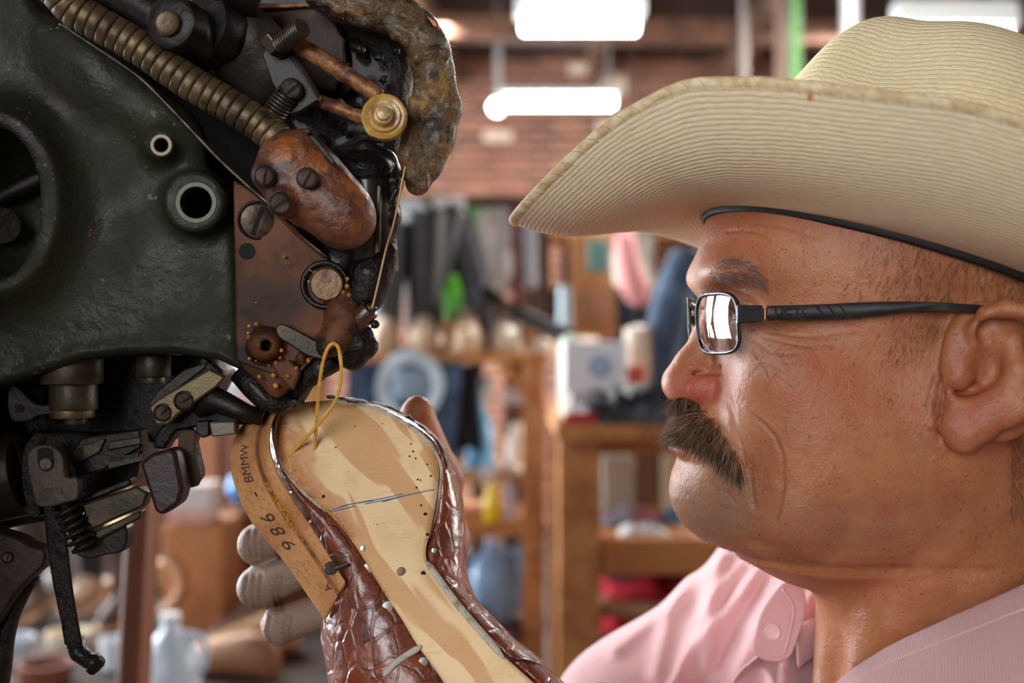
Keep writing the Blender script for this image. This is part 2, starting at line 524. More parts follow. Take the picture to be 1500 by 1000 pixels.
# nose
F.chain([(.1105, M, .026), (.1075, M, .0145), (.1000, M, .002), (.0915, M, -.0135), (.0885, M, -.0215)], [.0065, .0062, .0070, .0085, .0098], k=.007)
F.ell((.0868, M - .0035, -.0212), (.0098, .0085, .0094), k=.004); F.ell((.0868, M + .0035, -.0212), (.0098, .0085, .0094), k=.004)
F.cap((.089, M, -.0258), (.103, M, -.0325), .0042, .0048, k=.003)
for s in (-1, 1):
    F.chain([(.092, M + s * .0105, -.0165), (.104, M + s * .0185, -.0145), (.1120, M + s * .0215, -.019), (.1130, M + s * .0235, -.030)], .0013, 's', k=.003)   # wing groove
    F.chain([(.1115, M + s * .0205, -.016), (.1105, M + s * .0260, -.030), (.1150, M + s * .036, -.050), (.123, M + s * .041, -.066)], [.0012, .0018, .0018, .001], 's', k=.006)
for s in (-1, 1):
    F.ell((.0900, M + s * .0080, -.0285), (.0068, .0040, .0050), 's', k=.0012, rot=Matrix.Rotation(math.radians(-15), 3, 'Y'))
# upper lip mound, lips, mouth corner
F.ell((.104, M, -.0455), (.019, .030, .0105), k=.008)
F.ell(q(1006, 656), (.0090, .020, .0042), k=.003)
F.ell(q(1006, 641), (.0085, .020, .0050), k=.003)
F.chain([(.0880, M - .000, -.0515), (.0900, M - .015, -.0530), (.0990, M - .027, -.0600), (.1085, M - .0335, -.0660)], [.0006, .0007, .0008, .0008], 's', k=.003)
F.chain([(.0880, M + .000, -.0515), (.0900, M + .015, -.0530), (.0990, M + .027, -.0600), (.1085, M + .0335, -.0660)], [.0006, .0007, .0008, .0008], 's', k=.003)
F.ell((.0795, M, -.0605), (.0035, .02, .0030), 's', k=.004)

# ears
def ear(sy):
    def e(px, py, lift=0.0):     # lift = how far it stands off the head
        d = .505 - lift - max(0, (px - 1395)) * .00010
        x, y, z = q(px, py, d)
        return (x, y if sy < 0 else 2 * M - y, z)
    F.ell(e(1455, 545, -.006), (.0235, .0075, .0315), k=.004, rot=Matrix.Rotation(math.radians(-8), 3, 'Y'))
    F.chain([e(1400, 590, -.002), e(1399, 622, -.001), e(1412, 640, 0)], [.0055, .0068, .0062], k=.005)     # lobe
    F.chain([e(1412, 640, 0), e(1440, 622, .001), e(1480, 598, .002)], [.0062, .0058, .0050], k=.005)
    hel = [e(1434, 515, -.003), e(1431, 502, .001), e(1431, 483, .003), e(1446, 461, .005), e(1474, 452, .006), e(1505, 460, .007), (e(1530, 485, .008)), e(1540, 520, .008), e(1534, 560, .007), e(1512, 590, .004), e(1480, 610, .002)]
    F.chain(hel, [.0020, .0028, .0033, .0036, .0036, .0037, .0038, .0038, .0038, .0040, .0046], k=.0035)
    F.ell(e(1446, 486, .004), (.0040, .0060, .0055), 's', k=.004)
    F.chain([e(1462, 478, .008), e(1490, 482, .010), e(1506, 515, .011), e(1500, 560, .009)], [.003, .0036, .0034, .003], 's', k=.004)
    F.ell(e(1456, 543, .005), (.0095, .0095, .0125), 's', k=.004, rot=Matrix.Rotation(math.radians(12), 3, 'Y'))
    F.ell(e(1422, 570, .003), (.0080, .0088, .0045), 's', k=.003)
    F.chain([e(1484, 500, -.001), e(1491, 545, .001), e(1476, 578, .001), e(1450, 594, .001), e(1425, 601, .001)], [.0034, .0040, .0038, .0036, .003], k=.007)
    F.ell(e(1408, 553, .001), (.0044, .0034, .0056), k=.004)                  # tragus
    F.chain([e(1384, 560, -.003), e(1381, 600, -.003), e(1380, 640, -.003)], .0012, 's', k=.004)
ear(-1); ear(1)

# trunk, shoulders
F.cap((.250, .59, -.235), (.275, .60, -.36), .072, .115, k=.03)
F.ell((.262, M, -.42), (.105, .165, .16), k=.05)
for s in (-1, 1):
    F.cap((.262, M + s * .03, -.180), (.272, M + s * .17, -.245), .038, .042, k=.03)
F.chain([(.245, .765, -.240), (.100, .775, -.345), (.045, .765, -.400), (-.065, .675, -.200)], [.052, .046, .038, .028], k=.02)
F.chain([(.245, .395, -.250), (.190, .365, -.430), (.110, .375, -.400), (.062, .455, -.215)], [.052, .046, .038, .027], k=.02)

# right hand behind the boot: palm, four curled fingers, thumb
F.cap((-.065, .675, -.200), (-.078, .668, -.165), .026, .026, k=.015)
palm = [(-.108, .660, -.085), (-.108, .662, -.105), (-.105, .664, -.125), (-.098, .666, -.143)]
for a in palm: F.cap((-.076, .672, -.165), a, .019, .0125, k=.012)
F.ell((-.085, .668, -.130), (.026, .016, .034), k=.012)
FING = [  # knuckle, first joint, second joint, tip, radii
    ([(-.106, .660, -.078), (-.131, .636, -.086), (-.132, .608, -.082), (-.116, .598, -.076)], [.0115, .0108, .0098, .0085]),
    ([(-.107, .662, -.102), (-.1345, .637, -.112), (-.1350, .606, -.108), (-.114, .596, -.097)], [.0118, .0115, .0105, .0090]),
    ([(-.104, .664, -.124), (-.1350, .637, -.1335), (-.1350, .606, -.1310), (-.1100, .594, -.1190)], [.0118, .0116, .0108, .0094]),
    ([(-.096, .666, -.143), (-.1230, .640, -.1530), (-.1240, .608, -.1520), (-.0980, .596, -.1400)], [.0112, .0108, .0100, .0088]),
]
for pts, rad in FING:
    F.chain(pts, rad, k=.003)
    a, b = np.array(pts[1]), np.array(pts[2])
    F.ell(tuple(a + np.array((-.0008, -.006, .0005))), (rad[1] * .80, rad[1] * 1.2, rad[1] * .96), k=.005)
    for gy, dp_ in ((-.0165, .0005), (-.013, .0004), (.004, .0004)):      # skin folds on both sides of the joint
        F.cap((a[0] - .02, a[1] + gy, a[2] - .012), (a[0] - .004, a[1] + gy, a[2] + .014), .0078, mode='s', k=.004) if 0 else F.chain([(a[0] - rad[1] - .0008, a[1] + gy, a[2] - .006), (a[0] - rad[1] - .0012, a[1] + gy, a[2]), (a[0] - rad[1] * .9, a[1] + gy, a[2] + .007)], .0010, 's', k=.0025)
    F.cap(tuple(np.array(pts[0]) + (0.01, .004, 0)), tuple((np.array(pts[1]) + np.array(pts[0])) / 2 + (.006, .004, -.006)), .011, .009, k=.006)
# thumb pressing the far edge of the sole
F.chain([(-.070, .680, -.150), (-.042, .676, -.118), (-.040, .655, -.078), (-.0525, .636, -.0425)], [.019, .0150, .0108, .0096], k=.008)
F.ell((-.0528, .6345, -.0415), (.0092, .0085, .0115), k=.003)
# left hand at the lower edge: palm, five fingers
F.cap((.062, .455, -.215), (.050, .480, -.200), .025, .024, k=.012)
for i, (dx, dy, dz) in enumerate([(.0, .040, -.004), (.004, .034, -.020), (.008, .026, -.036), (.012, .018, -.050)]):
    b = (.048 - dx, .490 + dy, -.196 + dz)
    F.chain([(.052, .480, -.205), b, (b[0] - .030, b[1] + .004, b[2] + .006), (b[0] - .042, b[1] - .014, b[2] + .010)], [.014, .0105, .0092, .0076], k=.004)
F.chain([(.055, .478, -.195), (.052, .484, -.172), (.0395, .500, -.1585)], [.015, .0110, .0088], k=.006)

V, Q = F.mesh(1)
del F
me = np_mesh('person', V, Q)
pos = pos_of(me); nrm = nrm_of(me)
PX = 750 + pos[:, 0] / pos[:, 1] * FPX; PY = 500 - (pos[:, 2] - CZ) / pos[:, 1] * FPX
side = np.abs(pos[:, 1] - M)
headm = (pos[:, 2] > CZ - .125) & (pos[:, 0] > .072) & (pos[:, 1] > .47)
# map the far half onto the same profile so both sides carry the same lines
yy = M - side; PXm = 750 + pos[:, 0] / yy * FPX; PYm = 500 - (pos[:, 2] - CZ) / yy * FPX
near = headm & (side > .006)
crease = np.zeros(len(pos), np.float32); disp = np.zeros(len(pos), np.float32)
LINES = [  # polyline (in the profile), half width px, depth m
    ([(1066, 580), (1072, 600), (1076, 625), (1086, 650), (1092, 690)], 4.0, .0011),
    ([(1098, 602), (1120, 622), (1136, 640), (1146, 665), (1149, 700), (1145, 735), (1136, 770)], 2.2, .0010),
    ([(1100, 672), (1098, 700), (1102, 730), (1108, 748)], 4, .0012),
    ([(1094, 478), (1104, 484), (1112, 482)], 1.6, .0006),
    ([(1094, 494), (1110, 506), (1125, 515), (1150, 520), (1170, 516)], 1.8, .0006),
    ([(1098, 505), (1108, 522), (1120, 540), (1124, 556)], 1.8, .0006),
    ([(1110, 500), (1118, 520), (1108, 540), (1098, 552)], 1.5, .0004),
    ([(1120, 486), (1160, 492), (1210, 494), (1260, 490)], 1.8, .0006),
    ([(1112, 492), (1140, 500), (1180, 508), (1230, 508)], 1.8, .0006),
    ([(1130, 505), (1150, 530), (1158, 550)], 1.6, .0005),
    ([(1112, 528), (1130, 536), (1155, 552)], 1.6, .0005),
    ([(1126, 520), (1138, 512), (1150, 500)], 1.4, .0004),
    ([(1140, 540), (1126, 560), (1118, 580)], 1.5, .0004),
    ([(1128, 545), (1150, 560), (1170, 575)], 1.5, .0004),
    ([(1088, 428), (1100, 434), (1112, 440)], 1.3, .0006),
    ([(1086, 421), (1102, 428), (1122, 438)], 1.3, .0006),
    ([(1084, 435), (1098, 440), (1108, 446)], 1.3, .0006),
    ([(1086, 414), (1104, 420), (1130, 434)], 1.3, .0005),
    ([(1060, 340), (1085, 338), (1110, 342), (1128, 350)], 2.0, .0006),
    ([(1100, 328), (1150, 335), (1200, 352)], 2.0, .0004),
    ([(1380, 548), (1372, 580), (1366, 620)], 1.8, .0007),
    ([(1388, 556), (1381, 590), (1377, 625)], 1.8, .0008),
    ([(1394, 560), (1388, 585), (1384, 610)], 1.5, .0006),
    ([(1372, 545), (1362, 575), (1358, 605)], 1.8, .0005),
    ([(1040, 700), (1050, 715), (1065, 722)], 2, .0005),
    ([(1050, 735), (1062, 745), (1075, 742)], 2, .0005),
    ([(1058, 712), (1072, 728), (1080, 740)], 2, .0005),
    ([(1150, 700), (1200, 745), (1280, 760), (1360, 740)], 9, .0003),
    ([(1090, 795), (1150, 800), (1230, 808), (1330, 790)], 9, .0003),
    ([(1180, 850), (1260, 870), (1360, 850), (1440, 810)], 8, .0003),
    ([(1240, 880), (1262, 905), (1275, 940)], 5, .0012),
    ([(1003, 562), (1020, 548), (1045, 545), (1062, 556)], 3, .0005),
]
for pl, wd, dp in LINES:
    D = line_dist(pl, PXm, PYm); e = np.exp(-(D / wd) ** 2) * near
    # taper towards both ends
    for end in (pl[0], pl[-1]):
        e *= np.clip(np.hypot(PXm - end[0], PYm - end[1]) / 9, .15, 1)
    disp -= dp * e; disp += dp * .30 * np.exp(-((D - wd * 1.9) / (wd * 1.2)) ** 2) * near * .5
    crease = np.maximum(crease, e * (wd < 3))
handm = (pos[:, 0] < -.085) & (pos[:, 1] > .585) & (pos[:, 1] < .66)
HL = []
for cx_, cy_, hh in ((366, 796, 20), (362, 868, 24), (376, 924, 22)):
    for o_ in (-3, 7, 17, 40, 48): HL.append([(cx_ + o_ + 3, cy_ - hh), (cx_ + o_ - 2, cy_), (cx_ + o_ + 4, cy_ + hh)])
for pl in HL:
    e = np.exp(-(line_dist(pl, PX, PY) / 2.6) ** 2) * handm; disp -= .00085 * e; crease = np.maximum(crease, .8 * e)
pos2 = pos + nrm * disp[:, None]
me.vertices.foreach_set('co', pos2.ravel()); me.update()
def blob(px, py, rx, ry, p=2): return np.exp(-(((PXm - px) / rx) ** 2 + ((PYm - py) / ry) ** 2) ** (p / 2)) * headm
red = np.clip(.9 * blob(1035, 570, 42, 28, 4) + .5 * blob(985, 560, 22, 22) + .45 * blob(1430, 600, 60, 75) + .35 * blob(1200, 560, 110, 80) + .3 * blob(1080, 330, 60, 40), 0, 1)
pale = np.clip(.7 * blob(1105, 510, 42, 40, 4) + .35 * blob(1020, 430, 30, 60) + .5 * blob(1075, 445, 45, 14) + .3 * blob(1080, 620, 20, 60), 0, 1)
grey = np.clip(.55 * blob(1045, 735, 70, 60, 4) + .25 * blob(1200, 770, 220, 40), 0, 1)
freck = headm * np.clip(.35 + .65 * (PXm > 1080), 0, 1)
dust = ((pos[:, 0] < .0) & 1).astype(np.float32) * np.clip((-.062 - pos[:, 0]) / .02, 0, 1) * .8
lips = blob(1002, 656, 16, 6, 4)
set_attr(me, 'red', np.clip(red + lips * .5, 0, 1)); set_attr(me, 'pale', pale); set_attr(me, 'grey', grey)
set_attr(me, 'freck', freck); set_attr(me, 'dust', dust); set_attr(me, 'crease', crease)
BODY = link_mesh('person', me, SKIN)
tag(BODY, 'older man in profile with moustache, wearing a pink shirt and holding up the boot', 'person')

def pick(mask, n):
    idx = np.nonzero(mask)[0]; i = RNG.choice(idx, n); return pos2[i] + RNG.normal(0, .0004, (n, 3)), nrm[i], PXm[i], PYm[i], np.sign(pos2[i, 1] - M + 1e-9)

def hairmat(name, a, b, rough=.4):
    t = NT(name); at = t.new('Attribute'); at.attribute_name = 'shade'
    r = t.new('ValToRGB'); r.color_ramp.elements[0].color = srgb(*a); r.color_ramp.elements[1].color = srgb(*b); e_ = r.color_ramp.elements.new(.70); e_.color = srgb(*[int(x * .6 + y * .4) for x, y in zip(a, b)])
    r.color_ramp.elements[0].position = .35
    t.link(at.outputs['Fac'], r.inputs[0]); t.color(r.outputs[0]); t.setv('Roughness', rough); return t.m
H_MO = hairmat('moustache_hair', (48, 33, 27), (214, 168, 124))
H_BR = hairmat('eyebrow_hair', (84, 72, 68), (178, 164, 154))
H_HD = hairmat('head_hair', (40, 28, 22), (110, 84, 62))

# moustache
mpoly = [(974, 586), (990, 582), (1006, 588), (1022, 592), (1036, 602), (1052, 618), (1066, 640), (1080, 664), (1086, 686), (1078, 694), (1064, 680), (1046, 664), (1024, 654), (1000, 648), (976, 640), (968, 610)]
mm = (point_in(mpoly, PXm, PYm) | (point_in(mpoly, PXm - 12, PYm) & (side < .012))) & headm & (pos[:, 0] < .13)
mm |= headm & (side < .010) & (pos[:, 2] < CZ - .0335) & (pos[:, 2] > CZ - .050) & (pos[:, 0] < .105)
N = 9500
r, n_, rx, ry, sd = pick(mm, N)
tt = np.clip((rx - 985) / 100, 0, 1)
dr = np.stack([-.55 + .85 * tt, sd * (.25 + .2 * tt), -1.0 - .3 * tt], 1) * .8 + n_ * np.clip(1.25 - .6 * tt, .5, 2)[:, None] + RNG.normal(0, .42, (N, 3))
dr[:, 0] -= .55 * (rx < 1000)
strands('moustache', r - n_ * .001, dr, RNG.uniform(.005, .0115, N) * (.85 + .45 * tt), RNG.uniform(.00008, .00015, N), .9, H_MO, BODY, seg=5)
# eyebrows
ep = [(1034, 396), (1050, 384), (1072, 378), (1096, 384), (1112, 400), (1124, 418), (1118, 424), (1096, 412), (1070, 410), (1044, 412)]
for sgn_ in (-1, 1):
  mm = point_in(ep, PXm, PYm) & headm & (np.sign(pos[:, 1] - M) == sgn_)
  r, n_, rx, ry, sd = pick(mm, 600)
  dr = np.stack([.9 + 0 * rx, sd * .5, .2 - (rx - 1060) / 70], 1) + n_ * .55 + RNG.normal(0, .3, (600, 3))
  strands('eyebrow', r, dr, RNG.uniform(.004, .008, 600), RNG.uniform(.00005, .00009, 600), .3, H_BR, BODY)
# hair of the temples and the nape
def hreg(x, y):
    a = np.clip((x - 1225) / 120, 0, 1) * np.clip((438 - y) / 40 + .4, 0, 1) * (y < 452)
    b = np.exp(-(((x - 1350 - (480 - y) * .4) / 34) ** 2)) * (y > 430) * (y < 535) * np.clip((545 - y) / 60, 0, 1)
    c = (x > 1480) * (y > 600) * (y < 760) * .8
    return np.clip(a * .75 + b * .8 + c, 0, 1)
dens = hreg(PXm, PYm) * headm * (side > .04) * (PYm > 330)
earm = (PXm > 1376) & (PYm > 446) & (PYm < 668) & (side > .0725)
mm = (dens > RNG.random(len(dens))) & ~earm
r, n_, rx, ry, sd = pick(mm, 9000)
dr = np.stack([-.30 + 0 * rx, 0 * rx, -.9 - 0 * rx], 1) + n_ * .30 + RNG.normal(0, .30, (9000, 3))
strands('head_hair', r, dr, RNG.uniform(.003, .007, 9000), RNG.uniform(.00004, .00007, 9000), .2, H_HD, BODY, seg=3)
# stubble on chin and jaw
mm = headm & (((PXm > 985) & (PXm < 1130) & (PYm > 675)) | ((PXm >= 1130) & (PYm > 640 + (PXm - 1130) * -.2) & (RNG.random(len(PXm)) < .35))) & (PYm < 830)
r, n_, rx, ry, sd = pick(mm, 2600)
strands('stubble', r, n_ * .6 + np.array([.2, 0, -.6]) + RNG.normal(0, .2, (2600, 3)), .0011, .00009, .1, hairmat('stubble_hair', (60, 44, 36), (190, 176, 164)), BODY, seg=1)
# eyes
WH = mat('eye_white', (225, 215, 205), .15)
IR = mat('eye_iris', (52, 34, 24), .1)
for s in (-1, 1):
    c = Vector((.1192, M + s * .033, CZ + .0125)); b = MB()
    b.lathe(c, (-1, 0, -.05), [(-.0118, .001), (-.010, .0065), (-.005, .0108), (0, .0119), (.005, .0108), (.0095, .0072), (.0105, .0054)], 20); e = b.build('eyeball', WH, BODY, ang=180)
    b = MB(); b.lathe(c, (-1, 0, -.05), [(.0104, .0055), (.0114, .0035), (.0118, .0008)], 20); b.build('iris', IR, e, ang=180)

# ------------------------------------------------------------------ pink shirt
def make_cloth(name, c1, c2):
    t = NT(name); v = t.mapped((1, 1, 1))
    t.color(t.mix(t.ramp(t.noise(14, 3), .3, .7), srgb(*c1), srgb(*c2)))
    t.setv('Roughness', .85); t.setv('Sheen Weight', .3)
    n = t.new('TexVoronoi'); n.inputs['Scale'].default_value = 900; n.inputs['Randomness'].default_value = .25
    t.link(v, n.inputs['Vector']); t.bump(n.outputs['Distance'], .7, .0006)
    t.bump(t.noise(60, 3), .3, .002)
    return t.m
PINK = make_cloth('pink_pique', (226, 178, 180), (216, 165, 168))
G = Field(axis((-.12, -.02, .006), (-.02, .06, .004), (.06, .26, .0022), (.26, .38, .006)),
          axis((.28, .45, .006), (.45, .62, .0025), (.62, .90, .003)), axis((-.54, -.26, .008), (-.26, -.09, .0022), (-.09, -.06, .0022)))
G.cap((.240, .59, -.205), (.262, .60, -.34), .083, .126, k=.04)
G.ell((.262, M, -.42), (.120, .18, .17), k=.05)
G.cap((.262, M - .04, -.158), (.270, M - .18, -.198), .050, .062, k=.03)
G.cap((.205, M + .05, -.180), (.195, M + .17, -.195), .044, .066, k=.04)
G.chain([(.195, .745, -.192), (.095, .770, -.270), (.045, .765, -.375), (-.020, .715, -.290)], [.070, .066, .055, .046], k=.03)
G.chain([(.245, .395, -.265), (.190, .365, -.440), (.120, .372, -.420)], [.066, .060, .052], k=.03)
# folds over the far shoulder and chest
folds = [([(1150, 800), (1075, 880), (1000, 960), (960, 1040)], 9, .0075), ([(1110, 805), (1040, 880), (985, 1010)], 8, .006),
         ([(1160, 850), (1110, 920), (1070, 1010)], 10, .008), ([(1080, 800), (1025, 850), (965, 900), (900, 950)], 9, .005),
         ([(1060, 790), (1042, 870), (1036, 960), (1042, 1030)], 9, .006), ([(1010, 830), (980, 900), (962, 990)], 9, .005),
         ([(1125, 830), (1090, 900), (1010, 1040)], 8, -.006), ([(1095, 830), (1060, 880), (1015, 935), (975, 1000)], 7, -.005),
         ([(1210, 880), (1150, 960), (1130, 1040)], 10, .007)]
def fold_fn(X, Y, Z):
    px = 750 + X / Y * FPX; py = 500 - Z / Y * FPX
    px = np.broadcast_to(px, np.broadcast_shapes(X.shape, Y.shape, Z.shape)); py = np.broadcast_to(py, px.shape)
    out = np.zeros(px.shape, np.float32); m = np.broadcast_to(Y > .60, px.shape) & (px > 800) & (px < 1260) & (py > 760)
    a, b = px[m], py[m]; o = np.zeros(len(a), np.float32)
    for pl, wd, dp in folds: o -= .75 * dp * np.exp(-(line_dist(pl, a, b) / (wd * 1.35)) ** 2)
    out[m] = o; return out
G.op((-.02, .60, -.26), (.26, .86, -.08), fold_fn, 'a', 0)
# neck opening and the open front
G.cap((.224, .585, -.02), (.222, .592, -.185), .070, .080, 's', k=.008)
G.cap((.150, .585, -.10), (.150, .588, -.225), .030, .030, 's', k=.01)
V, Q = G.mesh(2); del G
me = np_mesh('shirt', V, Q)
SH = link_mesh('shirt', me, PINK, BODY)

# ribbed polo collar standing round the neck, open at the front
RIB = NT('ribbed_collar'); 
uvx = RIB.new('UVMap').outputs[0]; sx = RIB.new('SeparateXYZ'); RIB.link(uvx, sx.inputs[0])
RIB.color(RIB.mix(RIB.ramp(RIB.math('SINE', RIB.math('MULTIPLY', sx.outputs[0], 5.2)), -.6, .6), srgb(206, 158, 158), srgb(224, 180, 180))); RIB.setv('Roughness', .85); RIB.setv('Sheen Weight', .3)
RIB.bump(RIB.math('SINE', RIB.math('MULTIPLY', sx.outputs[0], 5.2)), .6, .0006); RIB.bump(RIB.noise(400, 3), .4, .0006)
top = catmull([P(1215, 1030, .545), P(1238, 995, .528), P(1300, 952, .508), P(1370, 918, .497), P(1440, 886, .492), P(1505, 856, .492), P(1580, 822, .520), P(1560, 806, .585), P(1500, 830, .650), P(1400, 860, .668), P(1300, 880, .665), P(1215, 900, .650), P(1165, 930, .630)], 7)
cen = Vector((.225, .585, 0)); bt = MB(); rows = []; NCO = len(top); us = []
for i, p in enumerate(top):
    o = Vector((p.x - cen.x, p.y - cen.y, 0)); o.normalize(); r = []
    for off, dn in ((-.0010, .020), (-.0008, .008), (0, 0), (.0016, -.0012), (.0045, .0006), (.0105, .0052), (.0112, .0060), (.0118, .0056), (.0200, .0130), (.0275, .0205), (.0285, .0218), (.0295, .0216), (.0360, .0300), (.0372, .0325), (.0362, .0335)):
        r.append(p + o * off + Vector((0, 0, -dn)))
    rows.append(r)
me = bpy.data.meshes.new('collar'); m_ = len(rows[0]); vs = [tuple(p) for r in rows for p in r]; fs = []; uvs = []
for i in range(NCO - 1):
    for k in range(m_ - 1):
        fs.append((i * m_ + k, i * m_ + k + 1, (i + 1) * m_ + k + 1, (i + 1) * m_ + k)); uvs += [i * 3.4, k, i * 3.4, k + 1, (i + 1) * 3.4, k + 1, (i + 1) * 3.4, k]
me.from_pydata(vs, [], fs); me.uv_layers.new(name='UVMap').data.foreach_set('uv', uvs); me.update(); me.shade_smooth()
co = link_mesh('collar', me, RIB.m, SH); md = co.modifiers.new('solid', 'SOLIDIFY'); md.thickness = .0018; md.offset = 0
for k_ in (5, 6, 10):
    b = MB(); b.tube([rows[i][k_] + Vector((rows[i][k_].x - cen.x, rows[i][k_].y - cen.y, 0)).normalized() * .0010 for i in range(NCO)], .00055, 6); b.build('stitch_line', mat('pink_thread', (232, 190, 190), .8), co, ang=180)
md = co.modifiers.new('sub', 'SUBSURF'); md.levels = 1; md.render_levels = 1
b = MB(); tb = sm2([(1152, 852), (1178, 866), (1180, 900), (1168, 940), (1158, 962), (1140, 970), (1116, 966), (1104, 950), (1108, 925), (1120, 890)], 4)
b.pxprism(tb, .625, .0035); b.build('placket_tab', PINK, SH, bevel=.0012)
b = MB(); b.lathe(P(1131, 925, .6245), (0, -1, 0), [(-.001, .0042), (.0008, .0046), (.0012, .0040), (.0008, .003)], 22); b.build('button', mat('pink_button', (232, 196, 196), .35), SH, ang=40)
b = MB(); b.tube(catmull([P(1146, 862, .6235), P(1162, 890, .6235), P(1156, 930, .6235), P(1148, 958, .6235)], 6), .0006, 6); b.build('stitch_line', mat('pink_thread', (232, 190, 190), .8), SH, ang=180)
# ------------------------------------------------------------------ the straw hat
HO = Vector((.200, M, CZ + .034)); HA = math.radians(18)
HF = Vector((-math.cos(HA), 0, math.sin(HA))); HU = Vector((math.sin(HA), 0, math.cos(HA)))
ROLL = math.radians(4)
HYV = (Vector((0, 1, 0)) * math.cos(ROLL) - HU * math.sin(ROLL)); HU2 = (HU * math.cos(ROLL) + Vector((0, 1, 0)) * math.sin(ROLL))
def hl(a, y, h): return HO + HF * a + HYV * y + HU2 * h
hat = thing('cowboy_hat', 'cream straw cowboy hat with a curled brim on the man\'s head', 'hat', HO)

def straw(name, period, col1, col2):
    t = NT(name)
    uv = t.new('UVMap').outputs[0]
    sx = t.new('SeparateXYZ'); t.link(uv, sx.inputs[0])
    cm = t.new('CombineXYZ'); t.link(t.math('MULTIPLY', sx.outputs[0], .30), cm.inputs[0]); t.link(sx.outputs[1], cm.inputs[1])
    wob = t.noise(.12, 3, vec=uv)
    v = t.math('ADD', sx.outputs[1], t.math('MULTIPLY', wob, 2.2))
    ph = t.math('MULTIPLY', v, 2 * math.pi / period)
    rid = t.math('POWER', t.math('ABSOLUTE', t.math('SINE', t.math('MULTIPLY', ph, .5))), .45)     # rounded rows with narrow grooves
    # slanting straws within every row
    tw = t.new('TexNoise'); tw.inputs['Scale'].default_value = 1.0; tw.inputs['Detail'].default_value = 3
    mp = t.new('Mapping'); t.link(uv, mp.inputs[0]); mp.inputs['Rotation'].default_value = (0, 0, math.radians(24)); mp.inputs['Scale'].default_value = (.22, 1.5, 1)
    t.link(mp.outputs[0], tw.inputs['Vector'])
    h = t.math('ADD', t.math('MULTIPLY', rid, 1.0), t.math('MULTIPLY', tw.outputs['Fac'], .75))
    t.bump(h, .55, .0009)
    c = t.mix(t.ramp(tw.outputs['Fac'], .3, .7), srgb(*col1), srgb(*col2))
    c = t.mix(t.ramp(t.noise(9, 3), .4, .75, 0, .35), c, srgb(222, 190, 140))
    c = t.mix(t.ramp(rid, .0, .5, .34, 0), c, srgb(160, 130, 86))
    # one small orange stain
    if name == 'straw_brim':
        vm = t.new('VectorMath', operation='DISTANCE'); t.link(t.co('Object'), vm.inputs[0])
        vm.inputs[1].default_value = STAIN
        st = t.math('ADD', vm.outputs['Value'], t.math('MULTIPLY', t.noise(700, 2), .0022))
        c = t.mix(t.ramp(st, .0022, .0036, .9, 0), c, srgb(190, 112, 30))
    t.color(c); t.setv('Roughness', .62); t.setv('Specular IOR Level', .35)
    return t.m

def uvmesh(name, rows, uvr, matl, parent, thick, closed=True):
    """rows of points (closed around), uv in millimetres"""
    m = len(rows[0]); verts = [p for r in rows for p in r]; faces = []; uvs = []
    for i in range(len(rows) - 1):
        for k in range(m):
            k2 = (k + 1) % m
            if k2 == 0 and not closed: continue
            faces.append((i * m + k, i * m + k2, (i + 1) * m + k2, (i + 1) * m + k))
            u0, v0 = uvr[i][k]; u3, v3 = uvr[i + 1][k]
            if k2 == 0: u1, v1 = uvr[i][m - 1][0] + 3.0, uvr[i][0][1]; u2, v2 = uvr[i + 1][m - 1][0] + 3.0, uvr[i + 1][0][1]
            else: u1, v1 = uvr[i][k2]; u2, v2 = uvr[i + 1][k2]
            uvs += [u0, v0, u1, v1, u2, v2, u3, v3]
    me = bpy.data.meshes.new(name); me.from_pydata([tuple(p) for p in verts], [], faces)
    ul = me.uv_layers.new(name='UVMap'); ul.data.foreach_set('uv', uvs)
    me.update(); me.shade_smooth()
    o = link_mesh(name, me, matl, parent)
    if thick:
        s = o.modifiers.new('solid', 'SOLIDIFY'); s.thickness = thick; s.offset = 0
    return o
ec = [-1, -.85, -.6, -.3, 0, .2, .37, .55, .72, .845, .93, 1.0][::1]
eh = [-.024, -.014, .000, .017, .033, .036, .033, .031, .025, .005, -.018, -.037]
def edge_h(c):
    return float(np.interp(c, ec, eh))
NTH = 288; NR = 60
ES = [edge_h(math.cos(2 * math.pi * k / NTH)) for k in range(NTH)]
for _ in range(6): ES = [(ES[k - 1] + 2 * ES[k] + ES[(k + 1) % NTH]) / 4 for k in range(NTH)]
def brim(k, t):
    th = 2 * math.pi * k / NTH; c, s = math.cos(th), math.sin(th)
    e = ES[k % NTH]; sa = abs(s)
    ca = abs(c) ** .96 * (1 if c > 0 else -1)
    ix, iy = (.1065 if c > 0 else .101) * c, .080 * s
    ox, oy = (.199 if c > 0 else .190) * ca, .151 * s
    tp = t + .10 * sa * math.sin(math.pi * t)                 # leaves the head flat, then stands up
    h = e * (t ** 1.9 if e > 0 else t ** 1.35) - (.0015 * sa ** 2 + .012 * max(0, c) ** 1.5) * math.sin(math.pi * t ** 1.35)
    h += .0012 * math.sin(3 * th + 1) * t + .001 * math.sin(7 * th) * t * t
    return hl(ix + (ox - ix) * tp, iy + (oy - iy) * tp, h)
STAIN = tuple(P(1186, 141, .442) - HO)
best = min(((brim(k, t / 40) - P(1186, 141, (brim(k, t / 40)).y)).length, k, t / 40) for k in range(150, 288) for t in range(20, 40))
STAIN = tuple(brim(best[1], best[2]) - HO)
S_BR = straw('straw_brim', 2.55, (238, 225, 194), (224, 205, 166)); S_CR = straw('straw_crown', 2.3, (240, 226, 190), (226, 206, 160))
rows = []; uvr = []
for i in range(NR + 1):
    t = i / NR; rows.append([brim(k, t) for k in range(NTH)]); uvr.append([(k * 3.0, t * 100) for k in range(NTH)])
uvmesh('brim', rows, uvr, S_BR, hat, .0022)
